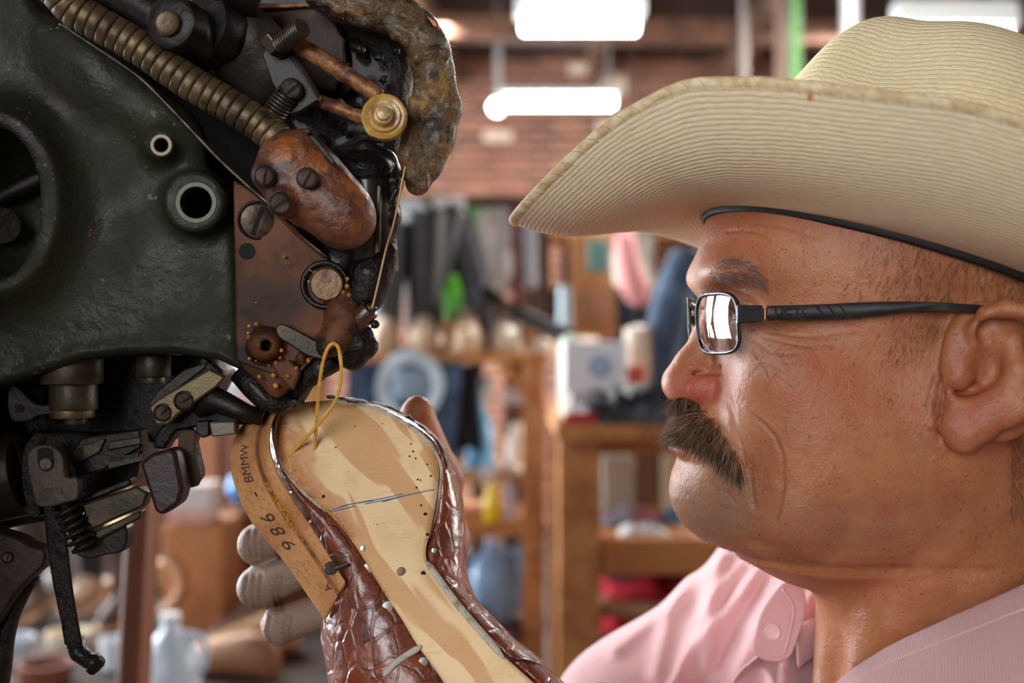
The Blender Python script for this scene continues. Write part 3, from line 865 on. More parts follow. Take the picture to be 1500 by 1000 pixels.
# stitched edge
eb = MB(); ring = [brim(k, 1.0) for k in range(NTH)]; inn = [brim(k, .965) for k in range(NTH)]
rr = []
for k in range(NTH):
    o = (ring[k] - inn[k]).normalized(); tan = (ring[(k + 1) % NTH] - ring[k - 1]).normalized(); n = tan.cross(o).normalized()
    c = ring[k] - o * .0012; st = .00022 * (1 if k % 2 else -1)
    rr.append([c + (o * math.cos(a) * .0026 + n * math.sin(a) * (.0016 + st)) for a in [2 * math.pi * j / 12 for j in range(12)]])
eb.grid(rr + [rr[0]], closed=True)
BIND = NT('straw_binding'); BIND.color(BIND.mix(BIND.ramp(BIND.noise(160, 3), .35, .65), srgb(236, 220, 180), srgb(206, 180, 132))); BIND.setv('Roughness', .6); BIND.bump(BIND.noise(400, 3), .5, .0006)
eb.build('brim_binding', BIND.m, hat, ang=180, fixn=True)
cs = MB()
for k in range(0, NTH, 2):
    k2 = (k + 1) % NTH
    o = (ring[k] - inn[k]).normalized(); tan = (ring[k2] - ring[k - 1]).normalized(); n = tan.cross(o).normalized()
    for sg in (1, -1): cs.tube([ring[k] - o * .0040 + n * sg * .0016, ring[k] - o * .001 + n * sg * .0022 + tan * .0006, ring[k2] + o * .0016 + n * sg * .0011], .00010, 4)
cs.build('edge_stitching', mat('stitch_brown', (176, 146, 100), .7), hat, ang=180)['kind'] = 'stuff'
# crown
prof = [(0, 1.0), (.008, .993), (.020, .978), (.036, .953), (.052, .925), (.066, .893), (.078, .855), (.088, .808), (.096, .75), (.102, .68), (.1055, .60), (.107, .50), (.107, .38), (.106, .24), (.105, .12), (.105, .02)]
pp = catmull([(a, b, 0) for a, b in prof], 4)
rows = []; uvr = []; L = 0; last = None
for p in pp:
    h, sc = p.x, p.y; L += 0 if last is None else math.hypot(h - last[0], (sc - last[1]) * .09); last = (h, sc)
    r = []; u = []
    for k in range(NTH):
        th = 2 * math.pi * k / NTH; c, s = math.cos(th), math.sin(th)
        a = (.1065 * (1 - .085 * min(1, h / .06)) if c > 0 else .101) * c * sc; y = .080 * s * sc
        top = max(0, min(1, (h - .060) / .045))
        hh = h - top * .024 * math.exp(-(y / .015) ** 2) * (1 - .25 * (c * sc)) + .009 * top * (a / .1) + .007 * top
        # side pinches near the front
        w = math.exp(-(((abs(th if th < math.pi else 2 * math.pi - th) - .85)) / .38) ** 2) * math.exp(-((h - .085) / .028) ** 2)
        y *= 1 - .20 * w; a *= 1 - .05 * w; hh -= .006 * w
        hh += .006 * top * (1 - a / .08) * 0.5
        r.append(hl(a, y, hh)); u.append((k * 3.0 * .8, L * 1000))
    rows.append(r); uvr.append(u)
uvmesh('crown', rows, uvr, S_CR, hat, .0022)
# sweatband
sb = MB(); rr = []
for k in range(120):
    th = 2 * math.pi * k / 120; c, s = math.cos(th), math.sin(th)
    rr.append([hl(.1045 * c, .0790 * s, .012), hl(.1035 * c, .0778 * s, -.0022), hl(.1045 * c, .0790 * s, -.0042), hl(.1062 * c, .0806 * s, -.0030), hl(.1066 * c, .0810 * s, .002)])
sb.grid(rr + [rr[0]]); sb.build('sweatband', mat('sweatband', (34, 30, 32), .55, bump=(300, .3, .0005)), hat, ang=180)

# ------------------------------------------------------------------ glasses
gl = thing('eyeglasses', 'dark wire-rimmed eyeglasses with black temples worn by the man', 'glasses', P(1100, 470, .54))
BLK = mat('black_frame', (24, 24, 26), .38, var=((40, 38, 38), 200, .4, .7), spec=.5)
GUN = mat('gunmetal_rim', (60, 62, 68), .22, metal=1)
t = NT('lens_glass'); t.n.remove(t.p)
g1 = t.new('BsdfGlossy'); g1.inputs['Roughness'].default_value = .015; g1.inputs['Color'].default_value = (.9, .95, 1, 1)
g2 = t.new('BsdfTransparent'); g2.inputs[0].default_value = (.93, .95, .96, 1)
lw = t.new('LayerWeight'); lw.inputs['Blend'].default_value = .5
mx = t.new('MixShader'); t.link(t.ramp(lw.outputs['Fresnel'], .05, .62, .12, .85), mx.inputs[0]); t.link(g2.outputs[0], mx.inputs[1]); t.link(g1.outputs[0], mx.inputs[2]); t.link(mx.outputs[0], t.out.inputs[0])
LENS = t.m
def lens(sg):
    def L(u, v, bulge=0.0):      # u -1 nasal .. 1 temporal, v up
        x = .1000 + .0058 * u + .0042 * (u * u - 1) * .8 + .0012 * v * 0 - .0010 * v; y = .545 - .0232 * u; z = CZ + .0085 + .0143 * v
        x -= .0016 * (1 - v * v)
        if sg > 0: y = 2 * M - y
        return Vector((x, y, z))
    out = []
    for k in range(72):
        a = 2 * math.pi * k / 72; n = 3.6
        c, s = math.cos(a), math.sin(a)
        out.append((abs(c) ** (2 / n) * (1 if c > 0 else -1), abs(s) ** (2 / n) * (1 if s > 0 else -1)))
    b = MB(); rows = [[L(u * r, v * r) for u, v in out] for r in [.02, .2, .4, .6, .8, .97]]
    b.grid(rows, closed=True); ln = b.build('lens', LENS, gl, ang=180, fixn=True)
    b = MB(); ring = [L(u, v) for u, v in out]; rad = [.00115 if v > .2 else .0006 for u, v in out]
    b.tube(ring + [ring[0]], rad + [rad[0]], 8, cap=False); b.build('rim', GUN if 0 else BLK, gl, ang=180)
    b = MB(); ring = [L(u * .985, v * .985) - Vector((.0006, 0, 0)) for u, v in out]; b.tube(ring + [ring[0]], .00045, 6, cap=False); b.build('rim_edge', GUN, gl, ang=180)
    f = lambda p: Vector((p.x, p.y if sg < 0 else 2 * M - p.y, p.z))
    # nose pad
    b = MB(); b.tube([f(Vector((.0965, .5665, CZ + .010))), f(Vector((.1015, .5690, CZ + .009))), f(Vector((.1035, .5700, CZ + .003)))], .0005, 6)
    b.build('pad_arm', GUN, gl, ang=180)
    b = MB(); b.lathe(f(Vector((.1035, .5700, CZ + .001))), (0, 1, 0), [(-.0012, .001), (-.0008, .0030), (.0004, .0034), (.0010, .002)], 14); b.build('nose_pad', mat('clear_pad', (190, 195, 190), .2, spec=.6), gl, ang=180)
    # end piece, hinge, temple
    b = MB(); y0, y1 = .5215, .5105
    b.prism([f(P(1080, 446, .519)), f(P(1118, 447, .5105)), f(P(1118, 471, .5105)), f(P(1080, 474, .519))], (0, .0022 * -sg, 0) if sg > 0 else (0, .0022, 0)); b.build('end_piece', BLK, gl, bevel=.0005)
    b = MB(); b.cyl(f(P(1121, 452, .5110)), f(P(1121, 467, .5110)), .0010, seg=12); b.build('hinge', mat('hinge_copper', (140, 100, 70), .35, metal=1), gl)
    path = [(1124, 447.5, 470, .5100), (1160, 446.5, 469, .5085), (1205, 445, 468.5, .507), (1245, 443, 467, .5055), (1285, 441.5, 463, .5035), (1330, 441, 457, .501), (1380, 442.5, 456.5, .499), (1430, 445.5, 458.5, .4975), (1462, 448, 463, .502)]
    b = MB(); rows = []
    for x, ya, yb, d in path:
        A, B = P(x, ya, d), P(x, yb, d); wv = Vector((0, .0022, 0)); e = (B - A) * .12
        rows.append([f(A + e), f(A + e * .3 + wv * .25), f(A + wv * .75), f(A + e + wv), f(B - e + wv), f(B + wv * .75), f(B - e * .3 + wv * .25), f(B - e)])
    b.grid(rows, closed=True); n = len(rows) - 1
    b.f += [tuple(len(b.v) - 8 * (n + 1) + k for k in range(7, -1, -1)), tuple(len(b.v) - 8 + k for k in range(8))]
    tm = b.build('temple', BLK, gl, ang=50)
    b = MB(); b.tube(catmull([f(P(1462, 456, .503)), f(P(1490, 470, .510)), f(P(1512, 500, .514)), f(P(1520, 530, .515))], 5), .0020, 8); b.build('temple_tip', BLK, gl, ang=180)
    gv = MB()
    for k in range(4):
        x = 1196 + k * 17; gv.bar(f(P(x, 447, .5060)), f(P(x + 14, 467, .5058)), .0007, .0006, up=(0, 1, 0))
    gv.build('rubber_groove', mat('groove_black', (8, 8, 9), .7), tm)
for s in (-1, 1): lens(s)
b = MB(); b.tube(catmull([Vector((.0950, .5665, CZ + .0165)), Vector((.0925, .5730, CZ + .0185)), Vector((.0920, .58, CZ + .0190)), Vector((.0925, .5870, CZ + .0185)), Vector((.0950, .5935, CZ + .0165))], 6), .0010, 8); b.build('bridge', GUN, gl, ang=180)

def text_mesh(name, body, size, depth, M4, matl, parent, bend=None, font_w=1.0):
    cu = bpy.data.curves.new(name, 'FONT'); cu.body = body; cu.size = size; cu.extrude = depth; cu.align_x = 'CENTER'; cu.align_y = 'CENTER'
    o = bpy.data.objects.new(name + '_tmp', cu); COL.objects.link(o)
    dg = bpy.context.evaluated_depsgraph_get(); dg.update()
    me = bpy.data.meshes.new_from_object(o.evaluated_get(dg)); bpy.data.objects.remove(o)
    me.name = name
    for v in me.vertices:
        v.co.x *= font_w
        if bend: v.co = bend(v.co)
    if M4 is not None: me.transform(M4)
    return link_mesh(name, me, matl, parent)
mt = Matrix.Translation(P(1162, 456.5, .5076)) @ Matrix.Rotation(math.radians(3), 4, 'Z') @ Matrix.Rotation(math.radians(90), 4, 'X')
text_mesh('maker_lettering', 'UCTO', .0042, .0002, mt, mat('letter_dark', (6, 6, 8), .4), gl, font_w=1.45)
# ------------------------------------------------------------------ the boot being welted
ST = [((438, 593), (490, 589)), ((420, 600), (530, 594)), ((411, 615), (565, 606)), ((407, 640), (602, 625)), ((412, 672), (630, 648)), ((426, 697), (642, 682)),
      ((448, 724), (641, 715)), ((478, 748), (636, 748)), ((506, 778), (629, 782)), ((528, 808), (623, 806)), ((548, 840), (626, 828)), ((568, 872), (645, 852)),
      ((590, 905), (672, 888)), ((612, 942), (702, 925)), ((640, 980), (738, 962)), ((668, 1025), (775, 995)), ((700, 1080), (830, 1045)), ((745, 1150), (900, 1110))]
OL = [(425, 588), (398, 592), (390, 606), (388, 635), (394, 668), (404, 700), (420, 735), (436, 768), (452, 802), (464, 838), (470, 872), (470, 905), (469, 935), (474, 965), (480, 1000), (492, 1050), (515, 1120), (560, 1210)]
OR = [(500, 586), (540, 590), (578, 600), (618, 622), (648, 648), (664, 680), (676, 722), (681, 765), (684, 805), (684, 838), (692, 865), (710, 890), (733, 915), (758, 938), (790, 963), (826, 1000), (880, 1050), (960, 1110)]
def ref(a, n=4): return [(v.x, v.y) for v in catmull([(x, y, 0) for x, y in a], n)]
SL, SR, OL, OR = ref([a for a, b in ST]), ref([b for a, b in ST]), ref(OL), ref(OR)
NS = len(SL)
def sdep(i): return .582 - .062 * (i / (NS - 1))
boot = thing('boot', 'unfinished brown scaly leather boot held sole out under the stitching machine', 'boot', P(560, 800, .57))

def make_croc():
    t = NT('brown_croc_leather')
    v = t.mapped((1, 1, .75), rot=(0, math.radians(30), 0))
    wv = t.new('VectorMath', operation='ADD'); nz = t.new('TexNoise'); nz.inputs['Scale'].default_value = 60; t.link(v, nz.inputs['Vector'])
    sc = t.new('VectorMath', operation='SCALE'); t.link(nz.outputs['Color'], sc.inputs[0]); sc.inputs['Scale'].default_value = .008
    t.link(v, wv.inputs[0]); t.link(sc.outputs[0], wv.inputs[1]); vec = wv.outputs[0]
    e = t.voro(92, 'DISTANCE_TO_EDGE', vec=vec, rnd=.85)
    a = t.new('Attribute'); a.attribute_name = 'wet'; wet = a.outputs['Fac']
    a2 = t.new('Attribute'); a2.attribute_name = 'margin'; mg = a2.outputs['Fac']
    c = t.mix(t.ramp(t.noise(45, 4), .35, .7), srgb(136, 62, 34), srgb(98, 42, 26))
    c = t.mix(t.ramp(e, .0, .06, .35, 0), c, srgb(170, 110, 76))
    c = t.mix(t.math('MULTIPLY', t.ramp(t.noise(150, 5, .7), .5, .62), t.math('MULTIPLY', mg, .8)), c, srgb(58, 30, 24))
    c = t.mix(t.math('MULTIPLY', mg, .25), c, srgb(130, 90, 78))
    c = t.mix(t.math('MULTIPLY', wet, .9), c, srgb(38, 16, 12))
    t.color(c)
    t.link(t.ramp(t.noise(80, 3), .35, .65, .20, .38), t.p.inputs['Roughness']); t.setv('Specular IOR Level', .6); t.setv('Coat Weight', .35); t.setv('Coat Roughness', .15)
    t.bump(t.ramp(e, 0, .09), .6, .0009)
    t.bump(t.noise(260, 4, .65), .45, .0010)
    return t.m
CROC = make_croc()
secL = [(0, .0015), (.10, -.0012), (.25, -.0022), (.42, -.0022), (.60, .0010), (.78, .0055), (.91, .0130), (.98, .0220), (1.0, .0310), (.96, .0410)]
secR = [(0, .0015), (.15, -.0006), (.35, -.0008), (.60, .0030), (.80, .0085), (.94, .0160), (1.0, .0260), (1.0, .0340), (.93, .0430)]
rows = []; wet = []; mar = []
def lerp2(a, b, t): return (a[0] + (b[0] - a[0]) * t, a[1] + (b[1] - a[1]) * t)
for i in range(NS):
    d = sdep(i); r = []
    for t_, dd in secL: x, y = lerp2(SL[i], OL[i], t_); r.append(P(x, y, d + dd)); wet.append(max(0, 1 - i / 16) if t_ < .9 else .3 * max(0, 1 - i / 16)); mar.append(1.0 if t_ < .7 else 0)
    for t_, dd in ((.25, .052), (.5, .056), (.75, .052)):
        x, y = lerp2(lerp2(SL[i], OL[i], .8), lerp2(SR[i], OR[i], .8), t_); r.append(P(x, y, d + dd)); wet.append(0); mar.append(0)
    for t_, dd in reversed(secR): x, y = lerp2(SR[i], OR[i], t_); r.append(P(x, y, d + dd)); wet.append(0); mar.append(.25 if t_ < .7 else 0)
    for t_ in (.8, .6, .4, .2): x, y = lerp2(SL[i], SR[i], t_); r.append(P(x, y, d + .0035)); wet.append(0); mar.append(0)
    rows.append(r)
b = MB(); b.grid(rows, closed=True); m = len(rows[0]); b.f += [tuple(range(m)), tuple(len(b.v) - m + k for k in range(m - 1, -1, -1))]
up = b.build('upper', CROC, boot, sub=2, disp=(.0022, .018))
set_attr(up.data, 'wet', wet); set_attr(up.data, 'margin', mar)

def make_insole():
    t = NT('leather_insole')
    v = t.mapped((1, 1, 1), rot=(0, math.radians(-52), 0))
    m2 = t.new('Mapping'); t.link(v, m2.inputs[0]); m2.inputs['Scale'].default_value = (16, 16, 72)
    p = t.noise(1.0, 2, .4, vec=m2.outputs[0], dist=.6)
    c = t.mix(t.ramp(p, .47, .52), srgb(246, 214, 164), srgb(216, 168, 114))
    c = t.mix(t.ramp(t.noise(55, 4), .4, .75, 0, .5), c, srgb(222, 180, 128))
    fv = t.new('Mapping'); t.link(t.mapped((1, 1, 1), rot=(0, math.radians(8), 0)), fv.inputs[0]); fv.inputs['Scale'].default_value = (60, 60, 900)
    fb = t.noise(1.0, 4, .6, vec=fv.outputs[0]); c = t.mix(t.ramp(fb, .55, .8, 0, .35), c, srgb(186, 136, 84))
    a = t.new('Attribute'); a.attribute_name = 'edge'
    c = t.mix(t.math('MULTIPLY', a.outputs['Fac'], t.ramp(t.noise(160, 4, .7), .35, .6, .35, 1)), c, srgb(176, 108, 58))
    c = t.mix(t.ramp(t.noise(330, 3), .70, .74, 0, .7), c, srgb(96, 58, 34))
    t.color(c); t.setv('Roughness', .6); t.bump(fb, .35, .0006); t.bump(t.noise(500, 3), .35, .0004); return t.m
INS = make_insole()
NC = 14; b = MB(); rows = []; eg = []
for i in range(NS):
    r = []
    for k in range(NC + 1):
        x, y = lerp2(SL[i], SR[i], k / NC); w = 1 - (2 * k / NC - 1) ** 4
        r.append(P(x, y, sdep(i) - .0012 - .0012 * w)); eg.append(max(0, 1 - k / 3) * (1 if i < 34 else 0) + max(0, 1 - i / 5) * .8)
    rows.append(r)
b.grid(rows); n0 = len(b.v)
bi = b.build('insole', INS, boot, ang=180, fixn=False); set_attr(bi.data, 'edge', eg)
md = bi.modifiers.new('solid', 'SOLIDIFY'); md.thickness = .0035; md.offset = 0

def bvh_of(*obs):
    dg = bpy.context.evaluated_depsgraph_get(); dg.update(); vs = []; fs = []
    for o in obs:
        e = o.evaluated_get(dg); m = e.to_mesh(); w = o.matrix_world; nb = len(vs)
        vs += [w @ v.co for v in m.vertices]; fs += [tuple(nb + i for i in p.vertices) for p in m.polygons]; e.to_mesh_clear()
    return BVHTree.FromPolygons(vs, fs)
def depth_at(bvh, px, py, default):
    d = P(px, py, 1) - Vector((0, 0, CZ)); h = bvh.ray_cast(Vector((0, 0, CZ)) + d * .3, d.normalized())
    return h[0].y if h[0] is not None else default
BSOLE = bvh_of(bi, up)
def onsole(px, py): return depth_at(BSOLE, px, py, .56)
CANV = mat('canvas_rib', (196, 190, 172), .85, var=((150, 140, 118), 220, .45, .7), bump=(500, .8, .0008))
def rib(name, pts, r, m, off=.0002, disp=None, n=6):
    c = catmull([P(x, y, onsole(x, y) - off) for x, y in pts], n); b = MB(); L = len(c)
    b.tube(c, [r * (.35 + .65 * min(1, min(i, L - 1 - i) / 3)) for i in range(L)], 8); return b.build(name, m, boot, ang=180, disp=disp)
rib('canvas_rib', [(482, 587), (530, 593), (566, 605), (604, 627), (632, 653), (645, 684), (644, 716), (638, 748), (631, 778), (625, 790)], .00105, CANV, disp=(.0014, .004))
rib('canvas_rib', [(624, 822), (640, 844), (660, 872), (684, 902), (712, 934), (738, 964)], .0017, CANV, off=.0004)
rib('canvas_rib', [(425, 593), (410, 606), (404, 630), (405, 655), (414, 684), (432, 708), (455, 730), (478, 749)], .0009, CANV, disp=(.001, .004))
DRK = mat('dark_trim_leather', (52, 30, 22), .5, bump=(300, .8, .001))
rib('trimmed_edge', [(478, 580), (500, 583), (540, 590), (575, 600), (612, 622), (640, 648), (652, 676), (652, 700)], .0011, DRK, off=-.0005, disp=(.004, .006), n=10)
rib('piping', [(562, 990), (578, 972), (598, 958), (618, 946)], .0017, CANV, off=.0006)
rib('trimmed_edge', [(736, 958), (752, 966), (772, 968), (792, 974)], .0010, DRK, off=.000)
# tacks and tack holes
STEEL = mat('tack_steel', (205, 205, 200), .25, metal=1); GREYT = mat('tack_dull', (120, 104, 88), .45, metal=.7); INK = mat('tack_hole_dark', (22, 20, 24), .9)
def head_at(name, x, y, r, m, off=0.0, par=boot, h=.0008):
    b = MB(); c = P(x, y, onsole(x, y) - off); b.lathe(c, (0.1, -1, .15), [(-.001, r), (.0002, r), (.0005, r * .9), (.0006, r * .3)], 16); return b.build(name, m, par, ang=25)
for x, y, r, m, o in ((539, 832, .0026, STEEL, .0016), (568, 888, .0028, STEEL, .0018), (620, 969, .0024, STEEL, .0012), (588, 837, .0022, GREYT, -.0002), (532, 803, .0015, STEEL, .001), (636, 806, .0014, STEEL, .003)):
    head_at('tack', x, y, r, m, 0)
b = MB()
for x, y, r in ((474, 727, 1.6), (605, 661, 1), (600, 668, .9), (609, 671, .9), (602, 650, .8), (626, 680, .9), (631, 697, 1), (612, 702, .9), (616, 703, .8), (610, 714, 1), (617, 740, 1), (623, 753, 1.7), (626, 783, 1.6), (620, 840, 2.2), (520, 624, .7), (450, 650, .8), (492, 655, .8), (560, 620, .6)):
    b.lathe(P(x, y, onsole(x, y)), (0, -1, 0), [(-.001, r * .0006), (.0002, r * .00055)], 8)
hh = b.build('tack_hole', INK, boot); hh['kind'] = 'stuff'
# blue pen line
PEN = mat('blue_ink', (52, 92, 150), .6, var=((70, 130, 160), 300, .4, .6)); b = MB()
for pl in ([(482, 749), (505, 740), (530, 736), (548, 733)], [(488, 746), (520, 737), (560, 730), (590, 723)], [(535, 738), (570, 731), (600, 724), (636, 717)], [(560, 735), (590, 727), (615, 721)], [(484, 750), (500, 746), (520, 741)]):
    b.tube([P(x, y, onsole(x, y) + .0001) for x, y in ref(pl, 3)], .00032, 5)
b.build('pen_line', PEN, boot, ang=180)['kind'] = 'stuff'
# ragged fibres of the cut channel along the left edge
GOLD = mat('wax_crumbs', (196, 140, 60), .5)
n = 420; rts = []; 
for _ in range(n):
    k = random.randint(4, 30); x, y = lerp2(SL[k], SR[k], abs(random.gauss(0, .05))); rts.append(P(x, y, onsole(x, y) + .0005))
strands('channel_fibres', [tuple(p) for p in rts], RNG.normal(0, 1, (n, 3)) * [1, .4, 1] + [0, -.8, 0], RNG.uniform(.001, .003, n), .00014, .2, GOLD, boot, seg=2)

# ---- loose leather welt
welt = thing('welt_strip', 'loose tan leather welt strip with stamped numbers curling off the boot toe', 'leather strip', P(420, 760, .56))
WO = ref([(396, 590), (364, 610), (343, 638), (335, 668), (338, 700), (350, 735), (368, 768), (395, 800), (425, 838), (450, 875), (474, 910)], 5)
WI = ref([(420, 586), (406, 604), (398, 630), (398, 660), (408, 692), (425, 722), (445, 752), (465, 782), (482, 810), (495, 832), (507, 850)], 5)
NW = len(WO)
wsec = [(0, 0), (.15, -.0006), (.30, -.0010), (.50, -.0012), (.60, -.0010), (.645, .0002), (.69, .0004), (.735, -.0012), (.80, -.0026), (.90, -.0030), (.96, -.0027), (1.0, -.0012)]
def wdep(i, t): return .562 - .020 * (i / NW) + .006 * (1 - t) + .004 * (1 - t) ** 2
def WP(f, t, off=0.0):
    i = max(0, min(NW - 1.001, f)); a = int(i); g = i - a
    x, y = lerp2(lerp2(WO[a], WO[a + 1], g), lerp2(WI[a], WI[a + 1], g), t)
    dd = np.interp(t, [s[0] for s in wsec], [s[1] for s in wsec]); return P(x, y, wdep(i, t) + dd - off)
t = NT('tan_welt_leather')
c = t.mix(t.ramp(t.noise(50, 4), .35, .7), srgb(214, 158, 100), srgb(188, 124, 74)); c = t.mix(t.ramp(t.noise(380, 4, .7), .48, .7, 0, .55), c, srgb(150, 92, 52))
a = t.new('Attribute'); a.attribute_name = 'oil'; c = t.mix(t.math('MULTIPLY', a.outputs['Fac'], .85), c, srgb(74, 46, 30))
a = t.new('Attribute'); a.attribute_name = 'groove'; c = t.mix(t.math('MULTIPLY', a.outputs['Fac'], t.ramp(t.noise(140, 3), .3, .55, .4, .95)), c, srgb(110, 66, 30))
t.color(c); t.setv('Roughness', .68); t.bump(t.noise(700, 4, .7), .8, .0007); t.bump(t.noise(120, 3), .4, .001); WELT = t.m
b = MB(); rows = []; oil = []; gro = []
for i in range(NW):
    rows.append([WP(i, s[0]) for s in wsec]); oil += [max(0, 1 - i / 17) * (.5 + .5 * s[0]) for s in wsec]; gro += [1.0 if .62 < s[0] < .71 else 0 for s in wsec]
b.grid(rows); ws = b.build('strip', WELT, welt, sub=0, ang=180, fixn=False); set_attr(ws.data, 'oil', oil); set_attr(ws.data, 'groove', gro)
md = ws.modifiers.new('solid', 'SOLIDIFY'); md.thickness = .0026; md.offset = -1
md = ws.modifiers.new('sub', 'SUBSURF'); md.levels = 2; md.render_levels = 2
dg = bpy.context.evaluated_depsgraph_get(); dg.update()
# check which side the thickness went to; keep it behind the visible face
ev = ws.evaluated_get(dg).to_mesh(); ys = [v.co.y for v in ev.vertices]; ws.evaluated_get(dg).to_mesh_clear()
if min(ys) < min(v.co.y for v in ws.data.vertices) - .001: md0 = ws.modifiers['solid']; md0.offset = 1
STAMP = mat('stamp_ink', (74, 52, 44), .8)
def strip_text(body, f0, t0, size, name='stamped_number'):
    # letters run along the strip, from the cut end upwards
    def bend(co): return WP(f0 - co.x / .0030, t0 - co.y / .0335 * -1 * -1, .0003 + co.z)
    return text_mesh(name, body, size, .0001, None, STAMP, welt, bend=bend)
strip_text('9 8 6', 32.5, .36, .0120); strip_text('BMMW', 17.0, .36, .0085, 'stamped_lettering'); strip_text('-', 24.0, .34, .012, 'stamped_lettering'); strip_text('A', 46.5, .55, .008, 'stamped_lettering')
b = MB(); c = P(484, 832, .542); b.lathe(c, (.3, -1, .2), [(-.002, .0016), (.0008, .0018), (.0009, .0033), (.0016, .0030), (.0018, .001)], 12); b.cyl(c + Vector((.002, -.001, 0)), c + Vector((.008, 0.0005, .002)), .0012, seg=8); b.build('nail', mat('nail_dark', (92, 84, 78), .4, metal=.8), welt)
# wax blobs in the groove
b = MB()
for _ in range(46):
    f = random.gauss(26, 4); p = WP(f, random.gauss(.67, .02), .0002); r = random.uniform(.0004, .0011); b.lathe(p, (0, -1, 0), [(-r, r * .5), (0, r), (r * .8, r * .5), (r, .0001)], 6)
b.build('wax_blob', mat('yellow_wax', (206, 150, 40), .25, coat=.4), welt, ang=180)['kind'] = 'stuff'

# ---- threads
THR = NT('waxed_thread'); THR.color(THR.mix(THR.ramp(THR.noise(300, 3), .3, .7), srgb(236, 190, 92), srgb(214, 158, 58))); THR.setv('Roughness', .4); THR.setv('Coat Weight', .3); THR.bump(THR.noise(900, 3), .6, .0005)
b = MB(); loop = [(457, 724, .574), (459, 700, .572), (461, 655, .564), (464, 610, .550), (467, 570, .540), (472, 535, .533), (479, 512, .530), (487, 503, .530), (495, 508, .531), (499, 528, .532), (500, 552, .534), (496, 575, .538), (485, 598, .544), (466, 622, .552), (438, 652, .562), (418, 672, .567), (405, 685, .571)]
c = catmull([P(*p) for p in loop], 7); b.tube(c, .00085, 8); th = b.build('thread', THR.m, None, ang=180)
tag(th, 'yellow waxed thread looping from the machine down to the boot sole', 'thread')
i_ = RNG.choice(len(c), 260); i_ = i_[(i_ > 30)]
strands('fuzz', [tuple(c[k]) for k in i_], RNG.normal(0, 1, (len(i_), 3)), RNG.uniform(.001, .003, len(i_)), .00006, .1, THR.m, th, seg=2)
b = MB(); c = catmull([P(603, 178, .535), P(600, 210, .534), P(590, 262, .532), P(577, 325, .530), (P(566, 362, .529)), P(555, 410, .528), P(545, 452, .528)], 6)
b.tube(c, .00050, 7); th = b.build('thread', mat('pale_thread', (190, 156, 100), .45), None, ang=180)
tag(th, 'thin pale thread running taut down the right side of the machine head', 'thread')
# ------------------------------------------------------------------ the stitching machine
mach = thing('stitching_machine', 'old dark green cast-iron sole stitching machine caked with oil and wax', 'sewing machine', P(250, 480, .56))
GREEN = mat('machine_green', (43, 46, 30), .52, spec=.24, var=[((32, 36, 29), 14, .35, .65), ((46, 28, 24), 30, .60, .72), ((96, 98, 70), 150, .66, .72)], bump=[(60, .6, .003), (420, .35, .0006)], rvar=(40, .38, .6))
IRON = mat('dark_iron', (36, 29, 25), .45, metal=.4, var=[((18, 15, 14), 60, .4, .65), ((70, 50, 38), 130, .62, .75)], bump=[(140, .5, .0012), (600, .4, .0005)])
BLACKG = mat('black_grease', (10, 9, 8), .40, spec=.3, var=((30, 22, 18), 60, .4, .7), bump=[(120, .9, .0035), (380, .6, .0014)], coat=.15)
BROWN = mat('rusty_brown_plate', (112, 66, 34), .58, metal=0, spec=.28, var=[((60, 36, 24), 26, .35, .65), ((34, 24, 18), 60, .5, .66)], bump=[(160, .5, .0010), (500, .4, .0005)])
WAXB = mat('wax_brown', (96, 56, 36), .42, var=[((150, 84, 30), 38, .48, .66), ((62, 38, 30), 60, .5, .66)], bump=[(70, .9, .004), (300, .6, .0014)], coat=.12)
BRASS = mat('aged_brass', (112, 94, 66), .44, metal=.5, var=[((70, 58, 40), 50, .35, .65), ((54, 42, 32), 120, .55, .75)], bump=(400, .4, .0006))
OLIVE = mat('olive_brass', (76, 68, 48), .45, metal=.4, var=[((46, 41, 30), 60, .35, .65)], bump=(300, .4, .0007))
DSTEEL = mat('worn_steel', (88, 80, 70), .38, metal=.7, var=((44, 38, 34), 90, .4, .7), bump=(350, .4, .0006))
GUNK = mat('yellow_gunk', (94, 72, 44), .5, var=[((150, 112, 58), 60, .55, .70), ((44, 34, 24), 90, .48, .6), ((92, 88, 74), 40, .58, .7)], bump=[(90, 1, .004), (350, .8, .0016)], coat=.15)
RUSTROD = mat('rusty_rod', (150, 102, 62), .5, metal=.3, var=((92, 52, 34), 160, .4, .62), bump=(300, .7, .0010))
HOLE = mat('deep_hole', (6, 6, 6), .8)
WINE = mat('wine_block', (48, 30, 32), .45, var=((40, 26, 28), 40, .4, .7), bump=(200, .5, .0010))
TC = Vector((0, -1, 0))
def to_cam(p): return (Vector((0, 0, CZ)) - p).normalized()

# cast body
xz = lambda pts, d: [((x - 750) / FPX * d, (500 - y) / FPX * d) for x, y in pts]
K = Field(axis((-.30, -.06, .0022)), axis((.535, .62, .0025)), axis((-.04, .20, .0022)))
body_o = sm2([(-90, -80), (20, -30), (60, 22), (120, 70), (180, 126), (232, 186), (280, 232), (318, 262), (344, 285)], 4, False) + [(348, 400), (352, 540)] + sm2([(352, 540), (310, 522), (250, 514), (170, 516), (110, 524), (60, 540), (10, 558), (-90, 580)], 4, False)
K.poly(xz(body_o, .55), .552, .605, .006)
K.poly(xz([(-90, 505), (10, 538), (60, 520), (110, 505), (170, 497), (250, 495), (310, 505), (350, 522), (352, 545), (310, 526), (250, 518), (170, 520), (110, 528), (60, 545), (-90, 590)], .545), .5500, .60, .0025, k=.003)
def pe(x, y, d): v = P(x, y, d); return (v.x, v.y, v.z - CZ)
K.ell(pe(0, 300, .548), (.034, .030, .046), k=.020)
K.ell(pe(-4, 300, .545), (.0235, .05, .0365), 's', k=.010)
